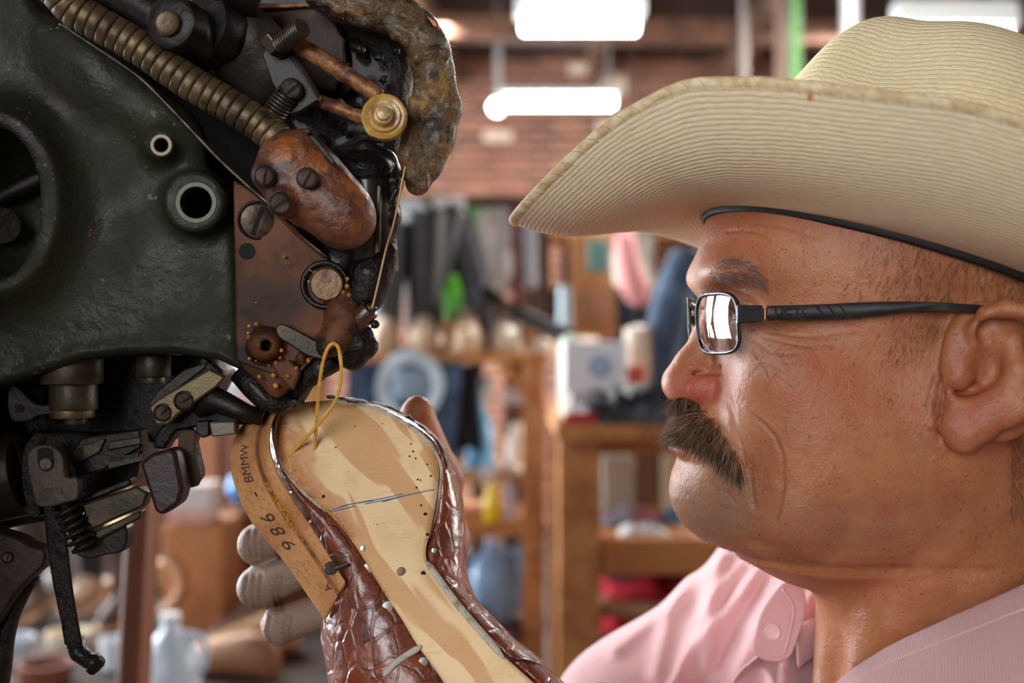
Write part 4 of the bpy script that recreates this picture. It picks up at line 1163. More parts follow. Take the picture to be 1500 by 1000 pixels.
K.ell(pe(150, 100, .556), (.030, .010, .016), k=.016, rot=Matrix.Rotation(math.radians(40), 3, 'Y'))
K.ell(pe(255, 190, .556), (.020, .010, .012), k=.012, rot=Matrix.Rotation(math.radians(45), 3, 'Y'))
K.cap(pe(288, 297, .543), pe(288, 297, .575), .0152, k=.006); K.cap(pe(237, 213, .547), pe(237, 213, .575), .0080, k=.006)
K.cap(pe(288, 297, .52), pe(288, 297, .60), .0074, mode='s', k=.001); K.cap(pe(237, 213, .52), pe(237, 213, .60), .0033, mode='s', k=.001)
V, Q = K.mesh(2); link_mesh('cast_body', np_mesh('cast_body', V, Q), GREEN, mach)
def ring(x, y, d, r0, r1, h, m, par, name='bushing'):
    b = MB(); c = P(x, y, d); b.lathe(c, TC, [(-.010, r0), (h - .0004, r0), (h, r0 + .0004), (h, r1 - .0006), (h - .0006, r1), (-.004, r1)], 36, cap=False); return b.build(name, m, par, ang=35)
ring(288, 297, .5385, .0073, .0102, .0012, mat('grey_green_ring', (60, 64, 52), .4, metal=.3, bump=(300, .4, .0005)), mach)
ring(237, 213, .541, .0032, .0056, .0012, mat('pale_ring', (100, 90, 70), .4, metal=.4), mach)
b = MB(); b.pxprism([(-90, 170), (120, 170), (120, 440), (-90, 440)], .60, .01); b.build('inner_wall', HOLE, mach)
b = MB(); b.cyl(P(-20, 300, .585), P(60, 262, .59), .006); b.cyl(P(2, 330, .575), P(2, 330, .60), .009); b.build('inner_shaft', IRON, mach)
b = MB(); b.pxprism([(-90, -60), (500, -60), (540, 40), (545, 200), (535, 360), (500, 440), (430, 500), (330, 505), (-90, 480)], .612, .03); b.build('rear_casting', BLACKG, mach, bevel=.002)
# thin sheet edge running down the top of the body
b = MB(); e1 = [(88, 34), (120, 56), (160, 82), (205, 114), (240, 148), (280, 190), (320, 232), (352, 262), (372, 280), (396, 300)]
b.tube(catmull([P(x, y, .536) for x, y in e1], 5), .0011, 8); b.build('sheet_edge', DSTEEL, mach, ang=180)
b = MB(); up_ = [(60, -60), (88, 34)] + e1[1:] + [(420, 330), (470, 300), (420, 230), (330, 150), (200, 50), (110, -60)]
b.pxprism(up_, .556, .02); b.build('dark_channel', mat('gap_shade_black', (14, 12, 11), .8, spec=.15, bump=(120, .6, .002)), mach, bevel=.001)  # near-black colour stands in for the shade inside this gap

SCR = mat('screw_brown_steel', (92, 76, 60), .4, metal=.4, var=((56, 44, 36), 120, .4, .65), bump=(300, .5, .0008))
def screw(x, y, d, r, m, ang=60, par=mach, rim=True, h=.0015, ax=None):
    c = P(x, y, d); ax = Vector(ax) if ax is not None else to_cam(c)
    b = MB()
    b.lathe(c, ax, [(-.003, r), (h * .6, r), (h, r * .82), (h * 1.05, r * .25)], 26); o = b.build('screw', m, par, ang=35)
    u = Vector((math.cos(math.radians(ang)), 0, math.sin(math.radians(ang))))
    b = MB(); b.bar(c + ax * h * .92 - u * r * .9, c + ax * h * .92 + u * r * .9, r * .24, h * .7, up=ax); b.build('slot', HOLE, o)
    if rim:
        b = MB(); b.lathe(c, ax, [(-.002, r * 1.03), (h * .2, r * 1.06), (h * .2, r * 1.18), (-.002, r * 1.22)], 26, cap=False); b.build('recess_ring', BLACKG, o, ang=180)
    return o

# flexible armoured tube
cp = catmull([P(20, -70, .505), P(78, -18, .508), P(108, 14, .511), P(150, 38, .513), P(188, 60, .515), P(222, 82, .516), P(256, 106, .517), P(290, 128, .518), P(320, 145, .519), P(352, 164, .519), P(382, 184, .520), P(410, 208, .520), P(432, 232, .520)], 10)
dist = [0]
for a, c in zip(cp[:-1], cp[1:]): dist.append(dist[-1] + (c - a).length)
pitch = .0049; n = int(dist[-1] / pitch); b = MB(); path = []; rad = []
def at_len(L):
    j = int(np.searchsorted(dist, L)); j = min(max(j, 1), len(cp) - 1); t_ = (L - dist[j - 1]) / (dist[j] - dist[j - 1] + 1e-9); return cp[j - 1].lerp(cp[j], t_)
for i in range(n):
    for f, r in ((.0, .0070), (.03, .0076), (.08, .00785), (.3, .00795), (.7, .00795), (.90, .00785), (.95, .0076), (.98, .0070)):
        path.append(at_len((i + f) * pitch)); rad.append(r * (1 + .012 * math.sin(i * 2.1)))
b.tube(path, rad, 30); b.build('armoured_tube', BRASS, mach, ang=60)
# head clamp caked in brown wax
K = Field(axis((-.128, -.050, .0014)), axis((.485, .55, .0018)), axis((.040, .106, .0014)))
cl = [(384, 240), (402, 214), (440, 185), (462, 200), (486, 226), (506, 252), (524, 276), (538, 302), (540, 326), (530, 344), (508, 356), (484, 354), (452, 332), (424, 322), (398, 306), (386, 290), (372, 262)]
K.poly(xz(sm2(cl, 4), .505), .505, .535, .010)
K.cap(pe(422, 240, .517), pe(498, 312, .517), .0142, .0140, k=.008)
K.cap(pe(388, 256, .506), pe(388, 256, .52), .0062, k=.002); K.cap(pe(413, 296, .503), pe(413, 296, .52), .0066, k=.002)
K.chain([pe(398, 290, .500), pe(432, 262, .498), pe(456, 246, .498)], .0013, 's', k=.0012)
V, Q = K.mesh(1); link_mesh('tube_clamp', np_mesh('tube_clamp', V, Q), WAXB, mach)
screw(388, 258, .4995, .0040, SCR, 80); screw(450, 261, .4968, .0040, SCR, 60); screw(411, 298, .496, .0042, SCR, 35)
b = MB(); b.pxprism([(452, 200), (458, 196), (492, 236), (486, 242)], .496, .01); b.pxprism([(444, 190), (450, 186), (456, 193), (450, 198)], .498, .01); b.build('clamp_key', IRON, mach, bevel=.0006)
# brown front plate
pl = [(341, 262), (372, 282), (400, 306), (430, 338), (470, 372), (505, 398), (520, 420), (512, 452), (498, 480), (488, 505), (468, 515), (440, 520), (420, 548), (398, 548), (372, 540), (345, 528)]
b = MB(); b.pxprism(pl, .5445, .02); b.build('front_plate', BROWN, mach, bevel=.0012)
screw(377, 323, .5435, .0078, SCR, 70)
b = MB(); b.lathe(P(362, 368, .5445), TC, [(-.001, .0038), (.0003, .0040)], 20); b.build('plate_hole', HOLE, mach)
b = MB(); b.lathe(P(476, 417, .543), TC, [(-.002, .0118), (.0010, .0118), (.0018, .0108), (.0012, .0092), (-.002, .0090)], 32, cap=False); b.build('bolt_seat', BLACKG, mach, ang=180)
b = MB(); b.lathe(P(480, 417, .543), (.05, -1, 0), [(-.002, .0082), (.0035, .0082), (.0048, .0072), (.0050, .002)], 32); b.build('bolt_head', mat('bolt_brown', (120, 96, 72), .45, metal=.5, var=((84, 60, 44), 120, .4, .65), bump=(260, .7, .001)), mach, ang=40)
# lower snout
K = Field(axis((-.142, -.058, .0015)), axis((.515, .60, .002)), axis((-.040, .045, .0015)))
K.poly(xz([(345, 500), (380, 470), (420, 465), (455, 480), (490, 500), (486, 516), (450, 524), (432, 545), (424, 570), (404, 590), (388, 584), (372, 560), (350, 538)], .545), .545, .575, .006)
K.cap(pe(388, 505, .541), pe(388, 505, .56), .0082, k=.004); K.cap(pe(390, 506, .53), pe(390, 506, .56), .0026, mode='s', k=.001)
K.ell(pe(500, 440, .552), (.010, .010, .020), k=.008)
K.chain([pe(505, 440, .548), pe(508, 470, .545), pe(495, 495, .542), pe(478, 510, .540)], [.007, .0065, .006, .0045], k=.008)
for _ in range(26):
    x, y = random.choice([(500, 462), (508, 474), (492, 486), (470, 500), (505, 440), (440, 530)]); K.ell(pe(x + random.gauss(0, 6), y + random.gauss(0, 7), .5415 + random.uniform(-.003, .003)), (random.uniform(.0012, .0030),) * 3, k=.002)
V, Q = K.mesh(1); link_mesh('snout', np_mesh('snout', V, Q), BROWN, mach)
b = MB(); b.pxprism(sm2([(404, 480), (414, 474), (440, 486), (474, 505), (486, 516), (478, 526), (452, 522), (426, 506), (408, 494)], 3), .5385, .0035); b.build('presser_finger', OLIVE, mach, bevel=.0008)
b = MB(); b.pxprism([(396, 530), (424, 526), (440, 545), (428, 572), (416, 560), (404, 548)], .540, .006); b.build('snout_web', BROWN, mach, bevel=.0012)
b = MB(); b.tube([P(352, 545, .555), P(372, 566, .553), P(392, 586, .551), P(412, 594, .551), P(430, 582, .553)], [.006, .0066, .0060, .0050, .003], 14); b.build('foot_arm', BLACKG, mach, ang=180, disp=(.002, .006))
b = MB(); b.tube([P(432, 588, .558), P(446, 560, .552), P(468, 540, .548), P(492, 528, .546)], [.0040, .0052, .0060, .0050], 12); b.tube([P(390, 588, .556), P(414, 592, .555), P(446, 586, .557)], [.0030, .0034, .0020], 10)
b.build('awl_guide', BLACKG, mach, ang=180, disp=(.003, .005))
GOLDW = mat('wet_gold_wax', (150, 96, 34), .18, coat=.6, var=((206, 150, 64), 120, .45, .65)); b = MB()
for (x, y, sx_, sy_, n_) in ((502, 462, 7, 9, 26), (486, 500, 9, 5, 30), (468, 508, 12, 3, 14), (445, 400, 26, 14, 10), (400, 540, 20, 16, 16), (380, 480, 16, 10, 10), (505, 430, 5, 14, 14)):
    for _ in range(n_):
        p = P(random.gauss(x, sx_), random.gauss(y, sy_), random.uniform(.5385, .5425)); r = random.uniform(.0004, .0015); b.lathe(p, (random.gauss(0, .3), -1, random.gauss(0, .3)), [(-r, r * .6), (0, r), (r * .6, r * .75), (r * .9, r * .1)], 8)
b.build('wax_drops', GOLDW, mach, ang=180)['kind'] = 'stuff'
# small bracket at the thread eye
b = MB(); b.cyl(P(506, 492, .546), P(543, 452, .540), .0052, .0048, bev=.0008); b.build('thread_eye', mat('eye_brown', (72, 46, 36), .3, coat=.4, bump=(200, .6, .001), var=((40, 26, 22), 60, .4, .6)), mach)
b = MB(); b.cyl(P(543, 452, .540), P(548, 447, .5395), .0030, .0020, seg=16); b.build('eye_rim', DSTEEL, mach)
K = Field(axis((-.088, -.050, .0012)), axis((.525, .575, .0016)), axis((-.022, .022, .0012)))
K.chain([pe(500, 480, .552), pe(520, 498, .548), pe(536, 512, .546)], [.0085, .0085, .0050], k=.004)
K.chain([pe(500, 490, .552), pe(512, 520, .550), pe(520, 530, .548)], [.007, .0060, .0045], k=.004)
K.chain([pe(536, 500, .546), pe(543, 505, .545)], .0038, k=.003)
for _ in range(30): K.ell(pe(random.gauss(520, 12), random.gauss(503, 14), random.uniform(.540, .548)), (random.uniform(.001, .0026),) * 3, k=.002)
V, Q = K.mesh(1); link_mesh('looper_housing', np_mesh('looper_housing', V, Q), BLACKG, mach)
# dark drum and greasy column to the right
b = MB(); b.cyl(P(540, 262, .548), P(548, 400, .552), .0115, .0120, seg=40, bev=.001); b.build('needle_drum', mat('drum_black', (26, 24, 22), .3, coat=.3, bump=(80, .3, .001)), mach)
b = MB(); b.lathe(P(536, 240, .549), (.12, -.35, 1), [(-.006, .0135), (0, .0142), (.0012, .0136), (.004, .0110), (.0060, .006)], 40); b.build('drum_cap', BLACKG, mach, ang=60, disp=(.0015, .004))
b = MB(); b.pxprism([(552, 270), (558, 272), (556, 370), (548, 372)], .5345, .008); b.build('drum_rib', DSTEEL, mach, bevel=.0005)
K = Field(axis((-.090, -.045, .0013)), axis((.525, .60, .0018)), axis((.010, .112, .0013)))
K.chain([pe(536, 226, .560), pe(562, 240, .556), pe(574, 262, .552), pe(570, 320, .550), pe(560, 372, .548), pe(545, 400, .548), pe(535, 430, .549), pe(516, 458, .550)], [.0075, .0060, .0050, .0048, .0058, .0095, .0085, .0070], k=.006)
K.ell(pe(566, 375, .546), (.0045, .0042, .0062), k=.002); K.ell(pe(505, 395, .560), (.020, .012, .022), k=.008)
for _ in range(90):
    t_ = random.random(); y = 245 + 200 * t_; x = np.interp(y, [245, 265, 320, 372, 400, 445], [566, 574, 572, 562, 552, 532]) + random.gauss(0, 4)
    K.ell(pe(x, y, .5465 + random.uniform(-.003, .003)), (random.uniform(.0009, .0026),) * 3, k=.0022)
V, Q = K.mesh(1); link_mesh('greasy_column', np_mesh('greasy_column', V, Q), BLACKG, mach)
# upper dark housing between the levers
K = Field(axis((-.145, -.04, .002)), axis((.555, .64, .003)), axis((.075, .200, .002)))
K.poly(xz(sm2([(330, -60), (520, -60), (590, 20), (612, 60), (604, 130), (596, 178), (588, 215), (575, 240), (545, 226), (520, 235), (480, 245), (430, 240), (400, 190), (330, 120)], 3), .575), .575, .63, .010)
for _ in range(60): K.ell(pe(random.uniform(440, 590), random.uniform(40, 232), .567 + random.uniform(-.004, .004)), (random.uniform(.001, .0035),) * 3, k=.003)
V, Q = K.mesh(1); link_mesh('upper_housing', np_mesh('upper_housing', V, Q), BLACKG, mach)
# curved thread guide arm, furred with wax and lint
K = Field(axis((-.100, -.020, .0013)), axis((.505, .585, .0016)), axis((.060, .190, .0013)))
ga = [(470, -10), (500, 0), (545, 12), (585, 24), (612, 44), (630, 72), (636, 108), (636, 150), (630, 195), (622, 235), (612, 268)]
K.chain([pe(x, y, .545) for x, y in ga], [.0085, .0090, .0092, .0090, .0088, .0085, .0088, .0092, .0088, .0078, .0062], k=.006)
K.chain([pe(x, y, .540) for x, y in [(652, 128), (658, 160), (648, 205), (634, 248)]], [.0045, .0050, .0046, .003], k=.006)
K.chain([pe(x, y, .536) for x, y in [(606, 150), (604, 190), (600, 228), (606, 262)]], [.0030, .0042, .0048, .0036], k=.005)
for _ in range(170):
    t_ = random.random() * (len(ga) - 2) + 1; j = int(t_); x, y = lerp2(ga[j], ga[min(j + 1, len(ga) - 1)], t_ - j)
    K.ell(pe(x + random.gauss(0, 14), y + random.gauss(0, 10), .538 + random.uniform(-.004, .004)), (random.uniform(.0009, .0028),) * 3, k=.003)
V, Q = K.mesh(1); gm = np_mesh('guide_arm', V, Q); ga_o = link_mesh('guide_arm', gm, GUNK, mach)
gp = pos_of(gm); gn = nrm_of(gm); gp = gp + np.array(ORG['guide_arm'] if 'guide_arm' in ORG else (0, 0, 0))
mm = np.nonzero((gp[:, 0] > P(600, 0, .54).x) & (gp[:, 2] < P(0, 40, .54).z))[0]; ii = RNG.choice(mm, 900)
strands('lint', gp[ii], gn[ii] + RNG.normal(0, .6, (900, 3)), RNG.uniform(.0015, .006, 900), .00005, .3, mat('lint_fibre', (186, 156, 110), .8), mach, seg=3)
b = MB(); b.pxprism([(575, 8), (590, 6), (622, 18), (641, 30), (644, 42), (630, 40), (600, 24)], .537, .010); b.build('copper_tab', mat('copper_tab', (150, 84, 58), .4, metal=.5, bump=(200, .4, .001)), mach, bevel=.001)
# octagonal cover plate
b = MB(); b.pxprism([(366, 16), (378, 8), (464, 6), (486, 28), (504, 58), (506, 100), (490, 130), (440, 130), (400, 100), (366, 60)], .560, .006); b.build('cover_plate', mat('cover_brown', (52, 41, 34), .6, metal=0, spec=.3, var=((84, 64, 42), 60, .5, .7), bump=(140, .6, .0012)), mach, bevel=.0012)
b = MB(); b.pxprism([(366, 12), (376, 5), (464, 3), (470, 9), (380, 13), (368, 22)], .557, .003); b.build('cover_lip', RUSTROD, mach, bevel=.0005)
# roller boss with pin, bell crank
b = MB(); b.lathe(P(256, 36, .512), (-.25, -1, .05), [(-.030, .0130), (-.002, .0130), (.004, .0120), (.0052, .0100), (.0052, .006)], 40); b.build('pivot_boss', IRON, mach, ang=40, disp=(.0008, .01))
b = MB(); b.lathe(P(246, 34, .505), (-.25, -1, .05), [(-.004, .0058), (.0008, .0058), (.0014, .0050), (.0010, .0040), (.0014, .0008)], 28); b.build('pivot_pin', mat('pin_bronze', (96, 80, 62), .42, metal=.6, bump=(260, .5, .0008)), mach, ang=40)
b = MB(); b.lathe(P(302, 38, .530), (-.5, -.8, .05), [(-.024, .0150), (-.002, .0158), (.002, .0150), (.003, .010)], 40); b.build('pivot_collar', IRON, mach, ang=40, disp=(.001, .01))
K = Field(axis((-.150, -.085, .0016)), axis((.52, .59, .002)), axis((.095, .19, .0016)))
K.chain([pe(330, 10, .545), pe(352, 44, .545), pe(372, 62, .545), pe(398, 100, .546)], [.010, .0120, .0115, .0105], k=.008)
K.chain([pe(330, 50, .550), pe(356, 90, .552), pe(386, 128, .552)], [.011, .013, .010], k=.008); K.cap(pe(402, 70, .545), pe(410, 112, .548), .008, .007, k=.006)
V, Q = K.mesh(2); link_mesh('bell_crank', np_mesh('bell_crank', V, Q), mat('crank_grey', (44, 38, 33), .5, metal=.2, var=((36, 30, 28), 50, .4, .6), bump=[(80, .5, .002), (400, .4, .0006)]), mach)
b = MB(); b.cyl(P(300, -40, .52), P(372, 2, .535), .009); b.cyl(P(140, -30, .545), P(232, 24, .54), .0085); b.build('cross_shaft', IRON, mach)
# bolt and locknut, blade plate
hexp = lambda c, ax, r, h: [(0, r), (h, r)]
b = MB(); c0 = P(414, 74, .524); ax = (P(432, 46, .520) - c0).normalized(); b.lathe(P(404, 62, .526), Vector((.8, -.5, .55)), [(-.003, .0078), (.0028, .0078), (.0034, .0070)], 6); b.build('hex_nut', DSTEEL, mach, ang=20, bevel=.0004)
b = MB(); pth = []; rr = []
for i in range(44):
    t_ = i / 43; pth.append(P(410, 66, .522).lerp(P(443, 40, .512), t_)); rr.append(.0042 + (.0004 if i % 4 < 2 else 0))
b.tube(pth, rr, 18); b.build('threaded_bolt', DSTEEL, mach, ang=60)
b = MB(); b.prism([P(402, 44, .528), P(410, 42, .530), P(470, 140, .526), P(467, 148, .524)], (0, .004, -.0006)); b.build('blade', DSTEEL, mach, bevel=.0004)
b = MB(); b.pxprism([(402, 46), (467, 146), (440, 163), (424, 168), (398, 120), (384, 80)], .529, .004); b.build('blade_plate', mat('plate_dark', (34, 30, 27), .5, metal=.2, bump=(200, .4, .001)), mach, bevel=.0006)
screw(427, 131, .5245, .0044, DSTEEL, 40)
def coil(a, c, R, r, turns, m, name='spring'):
    a, c = Vector(a), Vector(c); ax = (c - a).normalized(); u = ax.orthogonal().normalized(); w_ = ax.cross(u); n = int(turns * 16)
    b = MB(); b.tube([a.lerp(c, i / n) + (u * math.cos(i / 16 * 2 * math.pi) + w_ * math.sin(i / 16 * 2 * math.pi)) * R for i in range(n + 1)], r, 7); return b.build(name, m, mach, ang=180)
coil(P(422, 138, .527), P(392, 178, .530), .0050, .00085, 9, DSTEEL)
b = MB(); b.cyl(P(424, 136, .527), P(390, 180, .530), .0038); b.build('spring_rod', IRON, mach)
# two arms and the waxed pulley
b = MB(); pth = [P(436, 66, .530), P(480, 92, .528), P(520, 118, .526), P(556, 142, .524)]; b.tube(catmull(pth, 8), [.0044 - .0006 * i / 24 for i in range(25)], 12); b.build('pulley_arm', RUSTROD, mach, ang=180, disp=(.0016, .003))
b = MB(); b.tube(catmull([P(462, 146, .538), P(500, 160, .536), P(540, 176, .534)], 8), .0032, 12); b.build('pulley_arm', RUSTROD, mach, ang=180, disp=(.0014, .003))
WXP = mat('wax_yellow_pulley', (176, 136, 62), .35, var=[((206, 168, 76), 60, .5, .7), ((120, 74, 40), 90, .55, .7)], bump=(260, .8, .001), coat=.4)
b = MB(); b.lathe(P(563, 171, .520), (.05, -1, .05), [(-.006, .0100), (-.004, .0104), (-.0025, .0090), (-.001, .0104), (.0006, .0104), (.0012, .0092), (.0008, .0078), (.0022, .0072), (.0020, .0056), (.0034, .0050), (.0030, .0036)], 40); b.build('pulley', WXP, mach, ang=35, disp=(.0010, .004))
b = MB(); b.lathe(P(562, 169, .5155), (.05, -1, .05), [(-.002, .0042), (.0016, .0042), (.0020, .0030), (.0034, .0026), (.0038, .0008)], 24); b.build('pulley_pin', mat('pin_light', (176, 150, 108), .4, metal=.4, bump=(260, .5, .001)), mach, ang=30)

# --------------------------- lower works, under the body
b = MB()
b.pxprism([(-90, 540), (60, 528), (140, 516), (300, 520), (330, 545), (300, 600), (240, 650), (150, 640), (60, 640), (-90, 660)], .600, .03)
b.build('under_housing', BLACKG, mach, bevel=.002)
def vc(x, y0, y1, rpx, d, m, name, **k):
    b = MB(); b.cyl(P(x, y1, d), P(x, y0, d), S(rpx, d), seg=32, bev=.0008); return b.build(name, m, mach, **k)
vc(106, 518, 562, 44, .570, OLIVE, 'column_collar'); vc(108, 560, 600, 34, .570, OLIVE, 'column'); vc(106, 594, 612, 31, .570, BRASS, 'knurled_ring'); vc(110, 606, 622, 16, .570, OLIVE, 'column_nut')
vc(225, 520, 552, 25, .572, OLIVE, 'side_column'); vc(224, 550, 562, 18, .572, BRASS, 'side_column_tip')
b = MB(); b.pxprism(sm2([(10, 572), (22, 562), (50, 590), (78, 592), (80, 606), (56, 610), (40, 618), (14, 614)], 3), .566, .008); b.build('lug', IRON, mach, bevel=.001)
b = MB(); b.lathe(P(28, 598, .5655), TC, [(-.001, .0022), (.0003, .0023)], 16); b.build('lug_hole', HOLE, mach)
b = MB(); b.pxprism([(-90, 640), (60, 630), (130, 634), (205, 630), (214, 648), (200, 700), (150, 730), (90, 760), (30, 770), (-90, 800)], .590, .03); b.build('lower_housing', BLACKG, mach, bevel=.002)
# brass lever with two screws
b = MB(); b.pxprism([(218, 596), (232, 584), (306, 540), (330, 552), (318, 566), (262, 606), (246, 622), (228, 622)], .5495, .005); b.build('brass_lever', mat('lever_brass', (98, 86, 58), .42, metal=.5, var=((96, 80, 54), 50, .4, .65), bump=(250, .4, .0007)), mach, bevel=.0010)
screw(270, 587, .5488, .0042, OLIVE, 35); screw(239, 604, .5488, .0038, OLIVE, 50)
b = MB(); b.pxprism([(226, 596), (300, 540), (304, 530), (270, 540), (232, 570), (214, 594)], .560, .004); b.build('lever_back', IRON, mach, bevel=.0008)
b = MB(); b.pxprism([(262, 600), (300, 594), (340, 590), (392, 602), (400, 614), (382, 622), (300, 624), (258, 632), (240, 660), (222, 655), (232, 628)], .562, .012); b.build('work_table_arm', BLACKG, mach, bevel=.0015, disp=(.0015, .004))
b = MB(); b.tube([P(288, 598, .558), P(316, 584, .556), P(350, 600, .555), P(385, 612, .555)], [.005, .0066, .0052, .0040], 12); b.build('arm_link', IRON, mach, ang=180, disp=(.002, .005))
b = MB(); b.pxprism([(286, 617), (306, 616), (307, 638), (296, 642), (287, 634)], .553, .008); b.build('arm_block', IRON, mach, bevel=.0008)
b = MB(); b.pxprism([(306, 618), (344, 617), (345, 636), (310, 640)], .552, .009); b.build('steel_block', mat('block_grey', (104, 98, 84), .45, metal=.4, bump=(260, .4, .0006)), mach, bevel=.0008)
# slotted plate 4C1, spring, bars, wine coloured block
b = MB(); o_ = sm2([(40, 690), (40, 665), (50, 654), (66, 651), (80, 655), (92, 668), (96, 698), (114, 700), (114, 728), (98, 736), (66, 743), (52, 738), (46, 715)], 3); b.pxprism(o_, .540, .005); b.build('slotted_plate', mat('plate_tan', (76, 64, 52), .5, metal=.3, bump=(260, .5, .0007), var=((52, 43, 35), 60, .4, .65)), mach, bevel=.0008)
b = MB(); b.pxprism(sm2([(54, 664), (60, 656), (74, 657), (78, 668), (78, 682), (70, 690), (58, 686)], 3), .5396, .002); b.build('plate_slot', HOLE, mach)
b = MB(); b.lathe(P(68, 679, .5395), TC, [(-.002, .0032), (.0008, .0032), (.0012, .0026)], 24); b.build('slot_pin', DSTEEL, mach, ang=30)
mt = Matrix.Translation(P(78, 719, .5397)) @ Matrix.Rotation(math.radians(4), 4, 'Y') @ Matrix.Rotation(math.radians(90), 4, 'X'); text_mesh('stamped_code', '4C1', .0048, .0001, mt, mat('stamp_dark', (40, 32, 28), .5), mach, font_w=1.2)
coil(P(96, 738, .548), P(124, 800, .550), .0058, .0012, 6, IRON)
b = MB(); b.cyl(P(94, 734, .550), P(126, 804, .552), .0042); b.build('spring_rod', BLACKG, mach)
b = MB(); b.pxprism([(120, 738), (200, 712), (216, 722), (210, 742), (134, 776), (124, 764)], .550, .010); b.build('brass_slide', OLIVE, mach, bevel=.0012)
b = MB(); b.pxprism([(134, 780), (206, 748), (204, 760), (140, 792)], .552, .010); b.build('brass_slide', OLIVE, mach, bevel=.0010)
b = MB(); b.pxprism([(116, 730), (190, 700), (192, 710), (120, 738)], .553, .010); b.build('slide_rail', IRON, mach, bevel=.0010)
b = MB(); b.pxprism(sm2([(108, 800), (140, 790), (180, 770), (186, 790), (178, 808), (158, 812), (130, 818), (112, 812)], 3), .556, .012); b.build('slide_bracket', IRON, mach, bevel=.0010)
b = MB(); b.pxprism([(120, 640), (205, 628), (208, 655), (150, 690), (110, 700), (104, 660)], .565, .012); b.build('cam_plate', IRON, mach, bevel=.0012)
b = MB(); b.pxprism([(122, 652), (154, 642), (146, 662), (118, 676)], .563, .003); b.pxprism([(160, 646), (206, 640), (207, 650), (158, 660)], .563, .003); b.build('cam_facet', OLIVE, mach, bevel=.0006)
b = MB()
for i in range(14): b.box(P(160 + i * 3.3, 674 - i * .65, .560), (.0006, .004, .0016))
b.pxprism([(158, 676), (208, 665), (208, 674), (160, 686)], .560, .006); b.build('fine_rack', OLIVE, mach)
b = MB(); b.pxprism([(204, 678), (222, 664), (250, 656), (258, 664), (268, 716), (262, 738), (236, 756), (226, 748)], .545, .016); b.build('wine_block', WINE, mach, bevel=.002)
b = MB(); b.pxprism(sm2([(262, 636), (285, 632), (286, 660), (293, 700), (276, 716), (264, 690)], 3), .563, .010); b.build('ragged_tab', mat('tab_brown', (84, 66, 54), .7, bump=(200, 1, .003)), mach, bevel=.0008, disp=(.003, .004))
b = MB(); b.cyl(P(-90, 716, .575), P(44, 690, .572), .022, seg=40, bev=.002); b.build('lower_shaft', mat('shaft_brown', (40, 31, 26), .45, metal=.5, var=((34, 26, 22), 40, .4, .65), bump=(140, .4, .001)), mach)
b = MB(); b.pxprism(sm2([(44, 640), (58, 636), (52, 670), (48, 720), (60, 752), (46, 756), (32, 716), (32, 668)], 3), .556, .010); b.build('shaft_collar', BLACKG, mach, bevel=.001)
# long feeler lever with hooked foot
b = MB(); rows = []
for x, y, w_ in [(78, 735, 15), (84, 800, 15), (92, 860, 14), (102, 910, 13), (108, 945, 13)]:
    rows.append([P(x - w_, y, .553), P(x + w_, y - 2, .553), P(x + w_, y - 2, .562), P(x - w_, y, .562)])
b.grid(rows, closed=True); b.f += [(3, 2, 1, 0), tuple(len(b.v) - 4 + i for i in range(4))]; b.build('feeler_lever', BLACKG, mach, bevel=.0012, disp=(.0008, .01))
b = MB(); b.tube([P(108, 936, .557), P(116, 956, .557), P(130, 966, .556), P(142, 970, .555), P(149, 966, .554)], [.0046, .0048, .0042, .0048, .0022], 12); b.tube([P(142, 968, .555), P(132, 984, .555)], [.0040, .0026], 10); b.build('feeler_foot', BLACKG, mach, ang=180, disp=(.001, .004))
# lower left arm with screw and curved leaf
b = MB(); b.pxprism(sm2([(-90, 760), (-10, 778), (24, 788), (44, 800), (66, 806), (64, 828), (50, 842), (30, 862), (10, 890), (-10, 920), (-90, 1000)], 3), .560, .014); b.build('cradle_arm', mat('cradle_brown', (60, 46, 36), .5, metal=.35, var=((36, 28, 22), 40, .4, .65), bump=(120, .5, .0012)), mach, bevel=.0015)
screw(11, 816, .559, .0024, DSTEEL, 80)
b = MB(); c = catmull([P(52, 840, .572), P(34, 868, .572), P(18, 900, .572), (P(8, 935, .572)), P(2, 975, .572), P(-8, 1040, .572)], 6); b.tube(c, [.0030 + .003 * i / len(c) for i in range(len(c))], 10); b.build('leaf_spring', BLACKG, mach, ang=180)
b = MB(); b.lathe((-.64, .13, 1.50), (0, -1, 0), [(-.03, .22), (-.03, .30), (.02, .30), (.02, .23), (.012, .22), (.012, .05), (.04, .045), (.04, .02)], 48); b.cyl((-.64, .13, 1.50), (-.62, .60, 1.50), .02); b.build('shade_disc', IRON, mach, ang=35)  # unseen disc added out of view to shade the left of the machine
# pedestal beside the frame carries the head
b = MB(); b.box((-.47, .66, .58), (.13, .14, 1.12)); b.box((-.47, .66, .02), (.42, .40, .04)); b.build('pedestal', BLACKG, mach, bevel=.01)
b = MB(); b.tube(catmull([(-.47, .62, 1.10), (-.46, .60, 1.30), (-.40, .585, 1.45), (-.27, .58, 1.50)], 6), .05, 16); b.build('pedestal_neck', BLACKG, mach, ang=180)
LW = [130, 400, 400, 120, 160]
FILLW = 170
